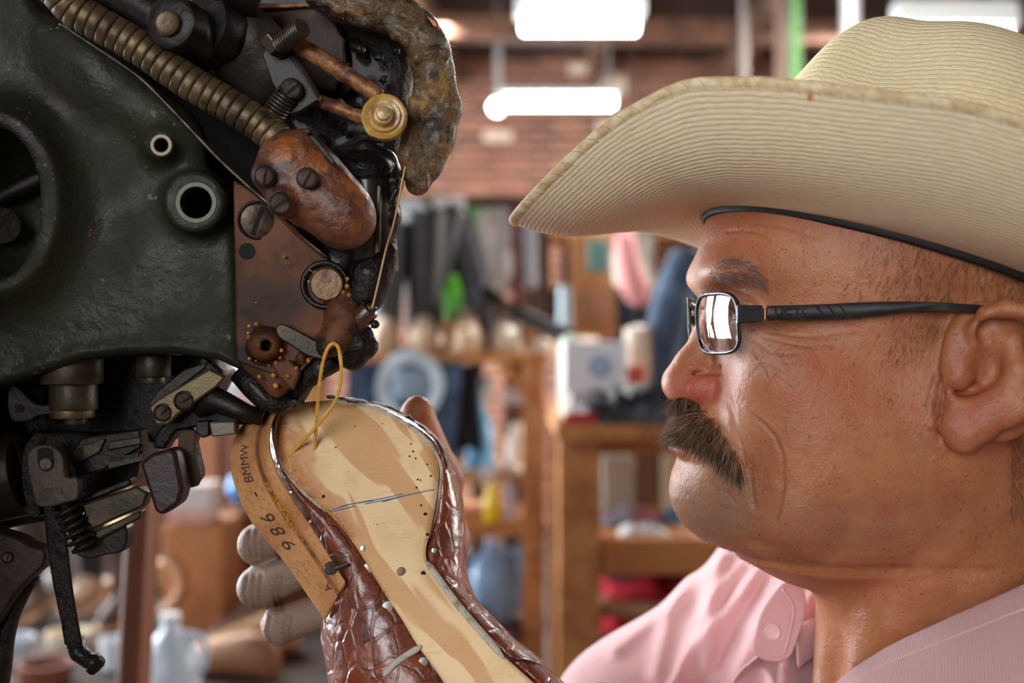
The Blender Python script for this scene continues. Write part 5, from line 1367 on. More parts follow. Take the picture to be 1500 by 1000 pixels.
# ------------------------------------------------------------------ the room
def struct(name, b, m, **k):
    o = b.build(name, m, None, **k); o['kind'] = 'structure'; return o
def make_brick():
    t = NT('old_brick'); v = t.mapped((1, 1, 1), rot=(math.radians(90), 0, 0))
    bk = t.new('TexBrick'); t.link(v, bk.inputs['Vector']); bk.inputs['Scale'].default_value = 1
    bk.inputs['Brick Width'].default_value = .23; bk.inputs['Row Height'].default_value = .078; bk.inputs['Mortar Size'].default_value = .012; bk.inputs['Mortar Smooth'].default_value = .2; bk.inputs['Bias'].default_value = 0
    bk.inputs['Color1'].default_value = srgb(156, 96, 70); bk.inputs['Color2'].default_value = srgb(80, 44, 36); bk.inputs['Mortar'].default_value = srgb(150, 122, 104)
    vf = t.new('VectorMath', operation='DIVIDE'); t.link(v, vf.inputs[0]); vf.inputs[1].default_value = (.23, .078, 1)
    w = t.new('TexWhiteNoise'); fl = t.new('VectorMath', operation='FLOOR'); t.link(vf.outputs[0], fl.inputs[0]); t.link(fl.outputs[0], w.inputs['Vector'])
    c = t.mix(t.ramp(w.outputs['Value'], .955, .965, 0, .95), bk.outputs['Color'], srgb(236, 214, 190))
    c = t.mix(t.ramp(t.noise(1.3, 4), .4, .7, 0, .6), c, srgb(110, 66, 52))
    t.color(c); t.setv('Roughness', .9); t.bump(bk.outputs['Fac'], -.6, .01); return t.m
BRICK = make_brick()
PLAST = mat('wall_plaster', (150, 128, 112), .9, var=((112, 92, 82), 1.5, .4, .65))
CEIL = mat('dark_ceiling_boards', (58, 42, 34), .9, var=((34, 26, 24), 3, .4, .65))
WOOD = mat('pine_wood', (212, 146, 86), .65, var=[((172, 108, 58), 9, .35, .65), ((208, 158, 104), 26, .5, .7)], bump=(60, .3, .002))
WOODD = mat('dark_wood', (112, 76, 54), .7, var=((80, 52, 38), 8, .35, .65))
WOODP = mat('pale_wood', (206, 168, 130), .7, var=((170, 126, 88), 12, .4, .65))
b = MB(); b.box((0, 3, -.05), (10, 13, .1)); struct('floor', b, mat('concrete_floor', (84, 68, 58), .8, var=((60, 48, 42), 2, .4, .6)), smooth=False)
b = MB(); b.box((0, 3, 3.85), (10, 13, .1)); struct('ceiling', b, CEIL, smooth=False)
b = MB(); b.box((0, 9.3, 1.9), (10, .2, 3.8)); struct('wall_back', b, BRICK, smooth=False)
b = MB(); b.box((-4.8, 3, 1.9), (.2, 13, 3.8)); struct('wall_left', b, PLAST, smooth=False)
b = MB(); b.box((4.8, 3, 1.9), (.2, 13, 3.8)); struct('wall_right', b, PLAST, smooth=False)
b = MB(); b.box((0, -3.2, 1.9), (10, .2, 3.8)); struct('wall_front', b, PLAST, smooth=False)
BEAM = mat('rafter_wood', (120, 90, 68), .8, var=((84, 62, 48), 5, .4, .65))
for i, x in enumerate((-3.2, -2.1, -1.0, .15, 1.25, 2.3, 3.4)):
    b = MB(); b.bar((x, -3, 3.68), (x + .5, 9.2, 3.68), .09, .24); struct('trim_%d' % (i + 1), b, BEAM)
b = MB(); b.bar((-4.7, 7.0, 3.50), (4.7, 7.6, 3.50), .16, .14); struct('trim_8', b, WOODD)

# windows with daylight, plus unseen ceiling fill lights
FRM = mat('window_paint', (210, 208, 200), .5)
def window(n, c, w_, h, axis_):
    b = MB(); c = Vector(c); u = Vector((0, 1, 0)) if axis_ == 'x' else Vector((1, 0, 0)); nz = Vector((1, 0, 0)) if axis_ == 'x' else Vector((0, 1, 0))
    z = Vector((0, 0, 1)); up = nz
    for s in (-1, 1):
        b.bar(c + u * s * w_ / 2 - z * h / 2, c + u * s * w_ / 2 + z * h / 2, .07, .07, up=up); b.bar(c + z * s * h / 2 - u * w_ / 2, c + z * s * h / 2 + u * w_ / 2, .07, .07, up=up)
    for k in (1, 2, 3): b.bar(c + u * (k / 4 - .5) * w_ - z * h / 2, c + u * (k / 4 - .5) * w_ + z * h / 2, .05, .04, up=up)
    b.bar(c - u * w_ / 2, c + u * w_ / 2, .04, .04, up=up)
    return struct('window_%d' % n, b, FRM)
def rect_light(c, w_, h, rot, power, col):
    l = bpy.data.lights.new('window_and_fill_light', 'AREA'); l.shape = 'RECTANGLE'; l.size = w_; l.size_y = h; l.energy = power; l.color = col
    o = bpy.data.objects.new('window_and_fill_light', l); COL.objects.link(o); o.location = c; o.rotation_euler = rot; return o
R90 = math.radians(90)
DAY = (.86, .93, 1.0)
for i, (x, y) in enumerate(((-2.2, 4.5), (1.2, 4.8), (-1.0, 7.2), (2.6, 7.0))):
    rect_light((x, y, 3.5), 1.2, .25, (0, 0, 0), FILLW, (1, .98, .94))  # unseen ceiling lights added to brighten the background
for i, y in enumerate((1.8, 4.4, 7.2)):
    window(i + 1, (-4.62, y, 1.95), 2.1, 3.0, 'x'); rect_light((-4.66, y, 1.95), 3.0, 2.1, (0, -R90, 0), LW[i], DAY)
window(4, (-1.6, -3.04, 2.35), 2.4, 1.9, 'y'); rect_light((-1.6, -3.08, 2.35), 2.4, 1.9, (R90, 0, 0), LW[3], (.95, .97, 1.0))
window(5, (4.62, 3.5, 2.2), 2.0, 1.8, 'x'); rect_light((4.66, 3.5, 2.2), 1.8, 2.0, (0, R90, 0), LW[4], (1, .97, .92))

# fluorescent lamps
TUBE = mat('tube_glow', (255, 255, 255), .4, emit=((244, 250, 255), 14)); CASE = mat('lamp_case', (196, 200, 200), .5); ROD = mat('lamp_rod', (150, 146, 142), .5, metal=.3)
def lamp(x0, x1, y, d, label, case=True, rods=None):
    a, c = P(x0, y, d), P(x1, y, d); r = thing('fluorescent_lamp', label, 'ceiling lamp', (a + c) / 2, None)
    b = MB(); b.tube([a, a.lerp(c, .01), a.lerp(c, .5), a.lerp(c, .99), c], [.02, .042, .042, .042, .02], 14); b.build('tube', TUBE, r, ang=180)
    b = MB(); h = .14 if case else .05
    b.prism([a + Vector((-.03, -.09, .045)), a + Vector((-.03, .09, .045)), a + Vector((-.03, .05, h + .04)), a + Vector((-.03, -.05, h + .04))], c - a + Vector((.06, 0, 0))); b.build('housing', CASE, r, bevel=.006)
    for t_ in rods or (.08, .92):
        p = a.lerp(c, t_); b = MB(); b.cyl(p + Vector((0, 0, h)), Vector((p.x, p.y, 3.80)), .012); b.build('hanging_rod', ROD, r)
lamp(764, 934, 38, 6.0, 'upper tube lamp nearest the camera with a pale housing, left of the hat')
lamp(738, 900, 150, 8.0, 'lower bare tube lamp hanging before the brick wall', False, (-.03, .95))
lamp(1318, 1478, 52, 6.2, 'tube lamp at top right behind the hat crown')
r = thing('globe_lamp', 'small round glowing lamp just left of the lower tube lamp', 'lamp', P(728, 157, 7.6)); b = MB(); c = P(728, 157, 7.6)
b.lathe(c, (0, 0, 1), [(-.05, .005), (-.04, .03), (0, .052), (.035, .035), (.05, .012)], 18); b.build('bulb', TUBE, r, ang=180); b = MB(); b.cyl(c + Vector((0, 0, .04)), Vector((c.x, c.y, 3.80)), .010); b.build('hanging_rod', ROD, r)
def pole(px, d, wd, m, name, label, cat, z0=0.0, z1=3.8):
    b = MB(); x = P(px, 0, d).x; b.cyl((x, d, z0), (x, d, z1), wd / 2, seg=16); return tag(b.build(name, m), label, cat)
pole(1090, 6.8, .045, mat('pole_grey', (140, 128, 120), .6), 'conduit_pole', 'thin grey pole behind the front half of the hat brim', 'pole')
pole(1145, 6.4, .07, mat('pole_brown', (110, 84, 70), .7), 'conduit_pole', 'brown pole directly left of the green pole', 'pole')
pole(1166, 6.0, .055, mat('pole_green', (58, 104, 44), .6), 'conduit_pole', 'bright green pole rising above the hat brim', 'pole')
pole(1246, 5.6, .09, mat('pole_steel', (120, 118, 120), .5, metal=.3), 'conduit_pole', 'thick grey steel pole behind the crown of the hat', 'pole')
pole(930, 8.8, .05, mat('pole_rust', (110, 80, 66), .8), 'conduit_pole', 'rusty pole against the brick wall right of the lower lamp', 'pole')

# ---------------------------------------------- helpers for the far things
def bxp(x0, y0, x1, y1, d, depth, m, name, par=None, bevel=.004, **k):
    a, c = P(x0, y0, d), P(x1, y1, d); b = MB(); b.box(((a.x + c.x) / 2, d + depth / 2, (a.z + c.z) / 2), (abs(c.x - a.x), depth, abs(c.z - a.z))); return b.build(name, m, par, bevel=bevel, **k)
def solo(o, label, cat, group=None): return tag(o, label, cat, group)

# rack with boots
rack = thing('shelf_rack', 'tall open wooden rack with a row of boots on its top board', 'shelf', P(660, 1300, 3.0))
bxp(440, 517, 800, 531, 2.85, .42, WOOD, 'shelf_board', rack); bxp(470, 690, 800, 706, 2.9, .36, WOODP, 'shelf_board', rack); bxp(470, 764, 800, 786, 2.88, .38, WOOD, 'shelf_board', rack); bxp(440, 905, 800, 925, 2.9, .38, WOODD, 'shelf_board', rack)
for x, d in ((440, 2.86), (770, 2.86), (452, 3.2), (742, 3.2)):
    a = P(x, 531, d); b = MB(); b.box((a.x + .02, d + .03, a.z / 2), (.055, .055, a.z)); b.build('upright', WOODD if d > 3 else WOOD, rack, bevel=.004)
b = MB(); b.bar(P(735, 531, 2.90), P(778, 585, 2.90), .03, .05, up=(0, 1, 0)); b.build('brace', WOOD, rack, bevel=.003)
a = P(500, 300, 3.22); c = P(800, 300, 3.22); b = MB(); b.bar(a, c, .03, .05)
for x in (505, 795): q_ = P(x, 300, 3.22); b.bar((q_.x, 3.22, q_.z), (q_.x, 3.22, P(x, 520, 3.22).z), .04, .03, up=(0, 1, 0))
b.build('hanging_rail', WOODD, rack, bevel=.003)
STOP = P(0, 517, 2.85).z + .001
SOLE = mat('tan_sole', (226, 190, 150), .6, var=((196, 150, 108), 20, .4, .65))
def make_boot(px, d, z, sc, shaft_c, toe_c, hgt, label, group=None, base=None):
    x = P(px, 0, d).x
    r = thing('cowboy_boot', label, 'boot', (x, d, z), group)
    m1 = mat('shaft_%d_%d_%d' % shaft_c, shaft_c, .5, var=(tuple(int(v * .7) for v in shaft_c), 14, .4, .6)); m2 = mat('toe_%d_%d_%d' % toe_c, toe_c, .5)
    b = MB(); rows = []
    for h, rx, ry, oy in ((.04, .036, .05, .03), (.09, .036, .048, .03), (.14, .044, .05, .02), (.22, .056, .058, .02), (.32, .062, .064, .02), (hgt, .064, .066, .02)):
        h = min(h, hgt); rows.append([Vector((x + rx * sc * math.cos(k / 20 * 2 * math.pi), d + (oy + ry * math.sin(k / 20 * 2 * math.pi)) * sc, z + h * sc * (1 + .0 * k))) for k in range(20)])
    b.grid(rows, closed=True); b.f.append(tuple(range(19, -1, -1))); b.build('shaft', m1, r, ang=180, sub=1)
    b = MB(); rows = []
    for s_, w_, h in ((-.16, .012, .03), (-.14, .032, .05), (-.10, .045, .062), (-.05, .046, .078), (0, .042, .10), (.05, .036, .11), (.08, .030, .10)):
        rows.append([Vector((x + w_ * sc * math.cos(t), d + s_ * sc, z + (.012 + max(0, math.sin(t)) * h) * sc)) for t in [k / 14 * 2 * math.pi for k in range(14)]])
    b.grid(rows, closed=True); b.f += [tuple(range(14)), tuple(len(b.v) - 1 - k for k in range(14))]; b.build('foot', m2, r, ang=180, sub=1)
    b = MB(); o_ = [(-.168, 0), (-.15, .030), (-.10, .050), (-.04, .048), (.02, .038), (.08, .036), (.085, 0)]; ol = [(sx, wv) for sx, wv in o_] + [(sx, -wv) for sx, wv in reversed(o_[1:-1])]
    b.prism([Vector((x + wv * sc, d + sx * sc, z)) for sx, wv in ol], (0, 0, .016 * sc)); b.build('sole', SOLE, r, bevel=.002)
    return r
make_boot(566, 3.0, STOP, .95, (52, 58, 62), (208, 178, 150), .36, 'teal-grey boot with a pale toe, leftmost on the rack top')
make_boot(622, 3.02, STOP, .98, (34, 30, 34), (230, 204, 172), .38, 'black shafted boot with a cream toe, second from left on the rack')
make_boot(686, 3.0, STOP, 1.0, (104, 78, 70), (214, 180, 148), .105, 'low brown boot with a pale toe, third on the rack')
make_boot(742, 3.02, STOP, .95, (96, 70, 58), (236, 214, 184), .14, 'low brown boot with a cream toe, nearest the right end of the rack')
b = MB(); c = P(600, 326, 3.12); b.lathe(c, (0, -1, .1), [(-.02, .034), (-.025, .058), (.022, .062), (.025, .036), (-.02, .033)], 36, cap=False); tag(b.build('tape_roll', mat('white_roll', (222, 230, 236), .4)), 'white ring-shaped roll standing above the boots on the rack', 'roll')
b = MB(); b.cyl(P(600, 352, 3.12), P(600, 517, 3.13), .014); b.lathe(P(600, 517, 3.13), (0, 0, 1), [(0, .05), (.012, .05), (.02, .014)], 20); tag(b.build('roll_stand', mat('maroon_stand', (92, 62, 66), .5)), 'dark maroon stand holding up the white ring roll', 'stand')
# dark leather upper draped over the rail, legs spread
b = MB(); b.tube(catmull([P(668, 296, 3.16), P(655, 330, 3.14), P(640, 400, 3.15), P(628, 470, 3.18), P(625, 500, 3.18)], 5), [.030 + .014 * math.sin(i / 20 * 3.1) for i in range(21)], 12)
b.tube(catmull([P(648, 296, 3.16), P(668, 330, 3.17), P(690, 400, 3.18), P(702, 460, 3.18), P(706, 488, 3.18)], 5), [.038 + .010 * math.sin(i / 20 * 3.1) for i in range(21)], 12)
tag(b.build('leather_upper', mat('dark_leather_bg', (50, 46, 54), .5, var=((84, 80, 92), 8, .45, .65)), ang=180), 'dark leather boot upper hanging in an upside-down V from the rail', 'leather piece')
bxp(636, 288, 680, 306, 3.12, .05, mat('white_card', (214, 212, 206), .6), 'white_card_box'); tag(bpy.data.objects['white_card_box'], 'small white box on the rail above the hanging dark leather', 'box')
bxp(590, 294, 634, 308, 3.13, .05, mat('green_card', (36, 74, 58), .6), 'green_card_box'); tag(bpy.data.objects['green_card_box'], 'dark green box on the rail left of the white box', 'box')
o = bxp(648, 470, 678, 515, 3.07, .05, mat('orange_block', (214, 140, 84), .6), 'wooden_block'); tag(o, 'orange wooden block under the bright green bottle', 'block')
b = MB(); c = P(664, 470, 3.09); b.lathe(c, (0, 0, 1), [(0, .022), (.004, .026), (.08, .026), (.10, .018), (.11, .012), (.125, .012)], 20); g = b.build('glue_bottle', mat('bright_green', (96, 200, 40), .35), ang=40); tag(g, 'bright green bottle standing on the orange block on the rack', 'bottle')
# straps hanging from the rail
for x, y1, w_, c_, nm in ((697, 400, .018, (120, 190, 90), 'lime green'), (712, 440, .030, (214, 208, 200), 'white'), (735, 430, .026, (196, 190, 184), 'light grey'), (757, 470, .016, (120, 50, 52), 'maroon'), (774, 420, .022, (172, 176, 184), 'bluish grey')):
    b = MB(); a = P(x, 304, 3.19); e = P(x + 3, y1, 3.19); rows = []
    for i in range(9): p = a.lerp(e, i / 8); oy = .008 * math.sin(i * 1.1 + x); rows.append([p + Vector((-w_, oy, 0)), p + Vector((w_, oy + .004, 0)), p + Vector((w_, oy + .009, 0)), p + Vector((-w_, oy + .005, 0))])
    b.grid(rows, closed=True); b.f += [(0, 1, 2, 3), (35, 34, 33, 32)]; tag(b.build('leather_strap', mat('strap_' + nm.replace(' ', '_'), c_, .6), ang=180), nm + ' strap hanging from the rail of the boot rack', 'strap')
b = MB(); b.tube(catmull([P(712, 424, 3.1), P(740, 448, 3.05), P(790, 474, 2.95), P(832, 492, 2.86)], 5), [.016 + .008 * i / 15 for i in range(16)], 12)
b.cyl(P(832, 492, 2.86), P(836, 516, 2.86), .012); b.cyl(P(714, 426, 3.1), P(716, 517, 3.1), .010); tag(b.build('arbor_press', mat('black_bar', (26, 24, 26), .5), ang=60), 'long black slanting arm on the right end of the rack top', 'tool')
for x, y, r_, c_, nm in ((795, 508, .020, (238, 228, 210), 'cream'), (782, 502, .016, (150, 140, 120), 'grey brown')):
    b = MB(); c = P(x, 517, 2.95 if x == 795 else 3.12); b.lathe(c, (0, 0, 1), [(0, r_ * .9), (r_ * .5, r_ * 1.1), (r_ * 1.4, r_), (r_ * 2, r_ * .3)], 18); tag(b.build('wax_ball', mat('ball_' + nm.replace(' ', '_'), c_, .5), ang=180), nm + ' lump at the right end of the rack top', 'wax lump')
# cloths hanging below the top board
def drape(name, x0, x1, y0, y1, d, m, label, cat, amp=.012, n=3, prt=None, seed=0):
    r = thing(name, label, cat, P((x0 + x1) / 2, y1, d)); b = MB(); rows = []; NX, NY = 40, 16
    def S_(u, v, off=0): return P(x0 + (x1 - x0) * u, y0 + (y1 - y0) * v, d) + Vector((.006 * math.sin(v * 5 + seed), amp * math.sin(u * n * 2 * math.pi + seed + .6 * math.sin(v * 3)) * (.3 + v) - off, .006 * math.sin(u * 7 + seed) * v))
    for j in range(NY + 1): rows.append([S_(i / NX, j / NY) for i in range(NX + 1)])
    b.grid(rows); o = b.build('cloth', m, r, ang=180, solid=.006)
    return r, S_
NAVY = mat('navy_cloth', (76, 102, 136), .85, var=((40, 52, 76), 7, .4, .62)); BLK2 = mat('black_cloth', (30, 32, 36), .9)
r, S_ = drape('hanging_shirt', 505, 672, 531, 690, 2.84, NAVY, 'navy blue shirt with a pale round print hanging under the boot shelf', 'shirt', seed=1)
b = MB(); NP = 40; rows = []
for k in range(NP + 1):
    t_ = 2 * math.pi * k / NP; rows.append([S_(.56 + rr * .30 * math.cos(t_), .22 + rr * .34 * math.sin(t_), .009) for rr in (.62, .75, .88, 1.0)])
b.grid(rows); b.build('printed_ring', mat('pale_print', (200, 216, 228), .8), r, ang=180, solid=.002)
b = MB(); rows = [[S_(.56 + u * .16, .20 + v * .14, .009) for u in (-1, -.5, 0, .5, 1)] for v in (-1, -.3, .3, 1)]; b.grid(rows); b.build('printed_patch', mat('pale_print2', (150, 172, 192), .8), r, ang=180, solid=.002)
drape('hanging_apron', 640, 702, 533, 660, 2.92, BLK2, 'black apron hanging under the shelf right of the navy shirt', 'apron', seed=3, n=2)
# spray bottles and jugs
def spray(px, pyb, d, sc, col, trig, label):
    c = P(px, pyb, d); r = thing('spray_bottle', label, 'spray bottle', c); b = MB()
    b.lathe(c, (0, 0, 1), [(0, .034 * sc), (.006 * sc, .038 * sc), (.11 * sc, .038 * sc), (.15 * sc, .026 * sc), (.175 * sc, .013 * sc), (.195 * sc, .013 * sc)], 24); b.build('body', mat('spray_' + label[:4].strip(), col, .25, spec=.6), r, ang=50)
    m = mat('trigger_' + label[:4].strip(), trig, .4)
    b = MB(); b.cyl(c + Vector((0, 0, .19 * sc)), c + Vector((0, 0, .225 * sc)), .016 * sc); b.box(c + Vector((-.012 * sc, 0, .240 * sc)), (.085 * sc, .024 * sc, .034 * sc)); b.build('spray_head', m, r, bevel=.003)
    b = MB(); b.tube([c + Vector((-.03 * sc, 0, .225 * sc)), c + Vector((-.042 * sc, 0, .20 * sc)), c + Vector((-.036 * sc, 0, .17 * sc))], .006 * sc, 8); b.build('trigger', m, r, ang=180)
spray(703, 690, 2.98, .95, (104, 178, 226), (150, 176, 190), 'blue spray bottle standing on the middle rack shelf')
spray(721, 764, 2.86, .55, (244, 214, 40), (220, 224, 232), 'yellow small spray bottle with white head below the blue one')
b = MB(); c = P(757, 690, 3.1); b.lathe(c, (0, 0, 1), [(0, .03), (.08, .032), (.11, .018), (.13, .016)], 20); tag(b.build('cream_bottle', mat('cream_plastic', (206, 196, 178), .4)), 'cream bottle behind and right of the blue spray bottle', 'bottle')
b = MB(); c = P(661, 690, 2.95); b.lathe(c, (0, 0, 1), [(0, .018), (.07, .018), (.085, .010), (.10, .010)], 18); tag(b.build('white_vial', mat('white_plastic', (212, 222, 230), .4)), 'slim white vial left of the blue spray bottle', 'bottle')
o = bxp(740, 570, 782, 592, 3.0, .12, mat('grey_card', (190, 190, 196), .6), 'grey_box'); tag(o, 'pale grey box wedged under the top board beside the brace', 'box')
o = bxp(655, 592, 692, 690, 3.16, .08, mat('brown_tin', (110, 84, 74), .6, var=((150, 120, 104), 20, .5, .6)), 'brown_tin'); tag(o, 'tall brown tin behind the blue spray bottle on its left', 'tin')
b = MB(); c = P(748, 764, 2.93); b.cyl(c, c + Vector((0, 0, .11)), .012); b.lathe(c + Vector((0, 0, .11)), (0, 0, 1), [(0, .006), (.012, .02), (.03, .02), (.04, .006)], 14); tag(b.build('brush', mat('pale_brush', (170, 160, 170), .5), ang=60), 'short brush with a round pale end standing on the lower board', 'brush')
def jug(px, pyb, d, sc, col, label, cap=(230, 234, 240)):
    c = P(px, pyb, d); r = thing('plastic_jug', label, 'jug', c); b = MB()
    b.lathe(c, (0, 0, 1), [(0, .068 * sc), (.01 * sc, .076 * sc), (.15 * sc, .076 * sc), (.20 * sc, .055 * sc), (.235 * sc, .022 * sc), (.255 * sc, .020 * sc)], 26); b.build('body', mat('jug_%d_%d_%d' % col, col, .3, spec=.6), r, ang=50)
    b = MB(); b.cyl(c + Vector((0, 0, .25 * sc)), c + Vector((0, 0, .275 * sc)), .024 * sc); b.build('cap', mat('jug_cap', cap, .4), r, bevel=.002)
    b = MB(); b.tube(catmull([c + Vector((.03 * sc, 0, .225 * sc)), c + Vector((.082 * sc, 0, .21 * sc)), c + Vector((.088 * sc, 0, .15 * sc)), c + Vector((.070 * sc, 0, .12 * sc))], 5), .009 * sc, 8); b.build('handle', mat('jug_%d_%d_%d' % col, col, .3), r, ang=180)
jug(722, 905, 2.92, .78, (140, 176, 216), 'large pale blue jug on the lowest visible shelf of the rack')
jug(678, 905, 3.05, .70, (120, 150, 190), 'smaller blue jug partly hidden behind the boot side')
o = bxp(700, 925 - 1, 752, 985, 2.9, .12, mat('purple_box', (176, 140, 190), .5), 'purple_tub'); tag(o, 'purple tub below the pale blue jug', 'tub')
bxp(440, 985, 800, 1000, 2.9, .38, WOODD, 'shelf_board', rack)
o = bxp(752, 800, 768, 905, 3.0, .10, mat('slate_box', (120, 140, 160), .6), 'slate_box'); tag(o, 'slate blue box right of the large jug', 'box')

# nearer work table on the right
wt = thing('work_table', 'sturdy wooden work table with shelves at the right, behind the man', 'table', P(920, 1350, 2.4))
bxp(814, 622, 1120, 645, 2.18, .72, WOOD, 'table_top', wt); ztop = P(0, 644, 2.18).z
for x, d in ((818, 2.32), (1100, 2.32), (818, 2.84), (1100, 2.84)):
    w0 = S(62, 2.32); xx = P(x, 0, 2.32).x + w0 / 2; b = MB(); b.box((xx, d + .04, ztop / 2), (w0, .08, ztop)); b.build('leg', WOOD, wt, bevel=.004)
bxp(878, 640, 1105, 664, 2.34, .03, WOOD, 'apron_rail', wt); bxp(880, 790, 1105, 842, 2.36, .50, WOOD, 'drawer_front', wt); bxp(880, 884, 1105, 904, 2.38, .46, WOODP, 'shelf_board', wt); bxp(880, 934, 1105, 1010, 2.38, .46, WOOD, 'drawer_front', wt)
bxp(880, 660, 1105, 790, 2.84, .02, mat('table_back', (128, 96, 74), .8), 'back_panel', wt)
for k, (x0, x1, c_, nm) in enumerate(((884, 930, (190, 188, 170), 'pale grey'), (972, 994, (206, 196, 160), 'cream'))):
    o = bxp(x0, 668, x1, 790, 2.72, .05, mat('panel_' + nm.replace(' ', '_'), c_, .6), 'upright_board'); tag(o, nm + ' board standing at the back under the work table top', 'board')
def heap(name, x0, x1, y0, y1, d, dep, m, label, cat, seed):
    a, c = P(x0, y0, d), P(x1, y1, d); b = MB(); rows = []; rr = random.Random(seed); NX, NY = 16, 8
    hs = [rr.uniform(.55, 1) for _ in range(NX + 1)]
    for j in range(NY + 1):
        v = j / NY; row = []
        for i in range(NX + 1):
            u = i / NX; e = min(1, 4 * u, 4 * (1 - u)) ** .5 * math.sin(math.pi * min(1, .08 + v * .92)) ** .5
            row.append(Vector((a.x + (c.x - a.x) * u, d + dep * v, c.z + (a.z - c.z) * e * (.8 * hs[i] + .2 * rr.random()))))
        rows.append(row)
    b.grid(rows); nb = len(b.v)
    b.grid([[Vector((p.x, p.y, c.z)) for p in (r[0], r[-1])] for r in [list(z) for z in zip(*rows)]])
    for r in (rows[0], rows[-1]): b.grid([r, [Vector((p.x, p.y, c.z)) for p in r]])
    o = b.build(name, m, ang=180); return tag(o, label, cat)
heap('folded_cloth', 884, 1060, 842, 884, 2.40, .35, mat('red_cloth', (196, 34, 50), .8, var=((150, 22, 36), 10, .4, .6)), 'heap of bright red cloth on the upper shelf of the work table', 'cloth', 1)
heap('folded_cloth', 882, 960, 905, 934, 2.40, .35, mat('red_cloth2', (190, 24, 36), .8), 'flat red cloth on the lower shelf of the work table', 'cloth', 2)
heap('folded_cloth', 888, 930, 836, 850, 2.36, .02, mat('slate_cloth', (70, 80, 104), .8), 'slate blue scrap on the front of the red heap', 'cloth', 3)
heap('folded_cloth', 884, 975, 742, 772, 2.50, .2, mat('grey_cloth', (112, 108, 118), .85, var=((150, 60, 70), 16, .5, .6)), 'crumpled grey and red rags under the table top', 'cloth', 4)
heap('folded_cloth', 905, 985, 768, 790, 2.40, .09, mat('white_cloth', (214, 216, 220), .8), 'flat white cloth at the front under the table top', 'cloth', 5)
heap('blue_bag', 972, 1010, 735, 790, 2.55, .15, mat('blue_bag', (92, 130, 168), .7), 'small blue bag beside the white cloth under the table top', 'bag', 6)
# on the table
BAG = mat('black_bag', (44, 48, 54), .35, var=[((86, 96, 112), 9, .5, .68), ((20, 22, 24), 14, .5, .7)], bump=(24, .8, .01))
heap('plastic_bag', 838, 1030, 545, 622, 2.19, .13, BAG, 'crumpled black plastic bag lying on the work table', 'bag', 8)
heap('red_bag', 822, 878, 594, 622, 2.183, .006, mat('red_bag', (190, 48, 48), .5), 'red plastic bag at the left front of the work table', 'bag', 9)
r = thing('jacket', 'dark blue denim jacket heaped upright on the table behind the man\'s face', 'jacket', P(995, 618, 2.6)); b = MB(); rows = []
for j in range(15):
    v = j / 14; y = 618 - 250 * v; xc = 1000 + 35 * v; hw = 66 * (1 - .55 * v ** 2.2) + 5 * math.sin(v * 9); rows.append([P(xc, y, 2.62) + Vector((S(hw, 2.6) * math.cos(k / 28 * 2 * math.pi) * (1 + .06 * math.sin(k * 1.9 + v * 4)), .13 * math.sin(k / 28 * 2 * math.pi) * (1 + .12 * math.sin(k * 2.3 + v * 3)), 0)) for k in range(28)])
b.grid(rows, closed=True); b.f.append(tuple(len(b.v) - 28 + k for k in range(28))); b.build('body', mat('denim', (66, 84, 108), .8, var=[((116, 136, 160), 6, .5, .7), ((30, 38, 50), 9, .5, .7)], bump=(14, .6, .01)), r, ang=180)
b = MB(); b.tube(catmull([P(1010, 385, 2.5), P(985, 440, 2.46), P(968, 520, 2.46), P(960, 600, 2.46)], 5), [.05 - .012 * i / 15 for i in range(16)], 12); b.build('sleeve', MATS['denim'], r, ang=180)
o_z = P(0, 622, 2.18).z
def on_table(x0, x1, y0, d, dep, m, name, label, cat):
    a = P(x0, y0, d); c = P(x1, y0, d); b = MB(); b.box(((a.x + c.x) / 2, d + dep / 2, (a.z + o_z) / 2 + .0005), (c.x - a.x, dep, a.z - o_z - .001)); o = b.build(name, m, None, bevel=.004); return tag(o, label, cat)
wb = thing('white_box', 'white box printed with a pale blue circle on the work table', 'box', P(870, 618, 2.34))
a, c = P(826, 500, 2.345), P(919, 574, 2.345); b = MB(); b.box(((a.x + c.x) / 2, 2.375, (a.z + c.z) / 2), (c.x - a.x, .06, a.z - c.z)); b.build('carton', mat('white_carton', (244, 244, 250), .5), wb, bevel=.004)
b = MB(); b.box(((a.x + c.x) / 2, 2.38, (c.z + o_z) / 2), ((c.x - a.x) * .8, .05, c.z - o_z - .002)); b.build('lower_carton', mat('white_carton2', (206, 200, 204), .5), wb, bevel=.004)
b = MB(); cc = P(879, 537, 2.3440); b.lathe(cc, TC, [(0, .008), (.0005, .008), (.0005, .023), (0, .023)], 30, cap=False); b.build('printed_circle', mat('print_blue', (150, 172, 208), .5), wb)
b = MB(); cc = P(879, 537, 2.3440); b.lathe(cc, TC, [(0, .0058), (.0006, .0058)], 20); b.build('printed_dot', mat('print_blue2', (206, 214, 232), .5), wb)
b = MB(); c = P(836, 618, 2.46); b.lathe(c, (0, 0, 1), [(0, .024), (.15, .026), (.18, .022), (.19, .008)], 20); tag(b.build('paper_roll', mat('pale_green_roll', (208, 224, 206), .6), ang=50), 'pale green roll standing left behind the white box', 'roll')
b = MB(); c = P(936, 618, 2.44); b.lathe(c, (0, 0, 1), [(0, .03), (.20, .032), (.205, .02), (.21, .0)], 22); tag(b.build('beige_canister', mat('beige_can', (226, 206, 186), .5), ang=50), 'beige canister with a white band right of the white box', 'canister')
on_table(918, 944, 536, 2.36, .04, mat('orange_red', (226, 96, 66), .4), 'orange_bottle', 'orange-red bottle standing in front of the beige canister', 'bottle')
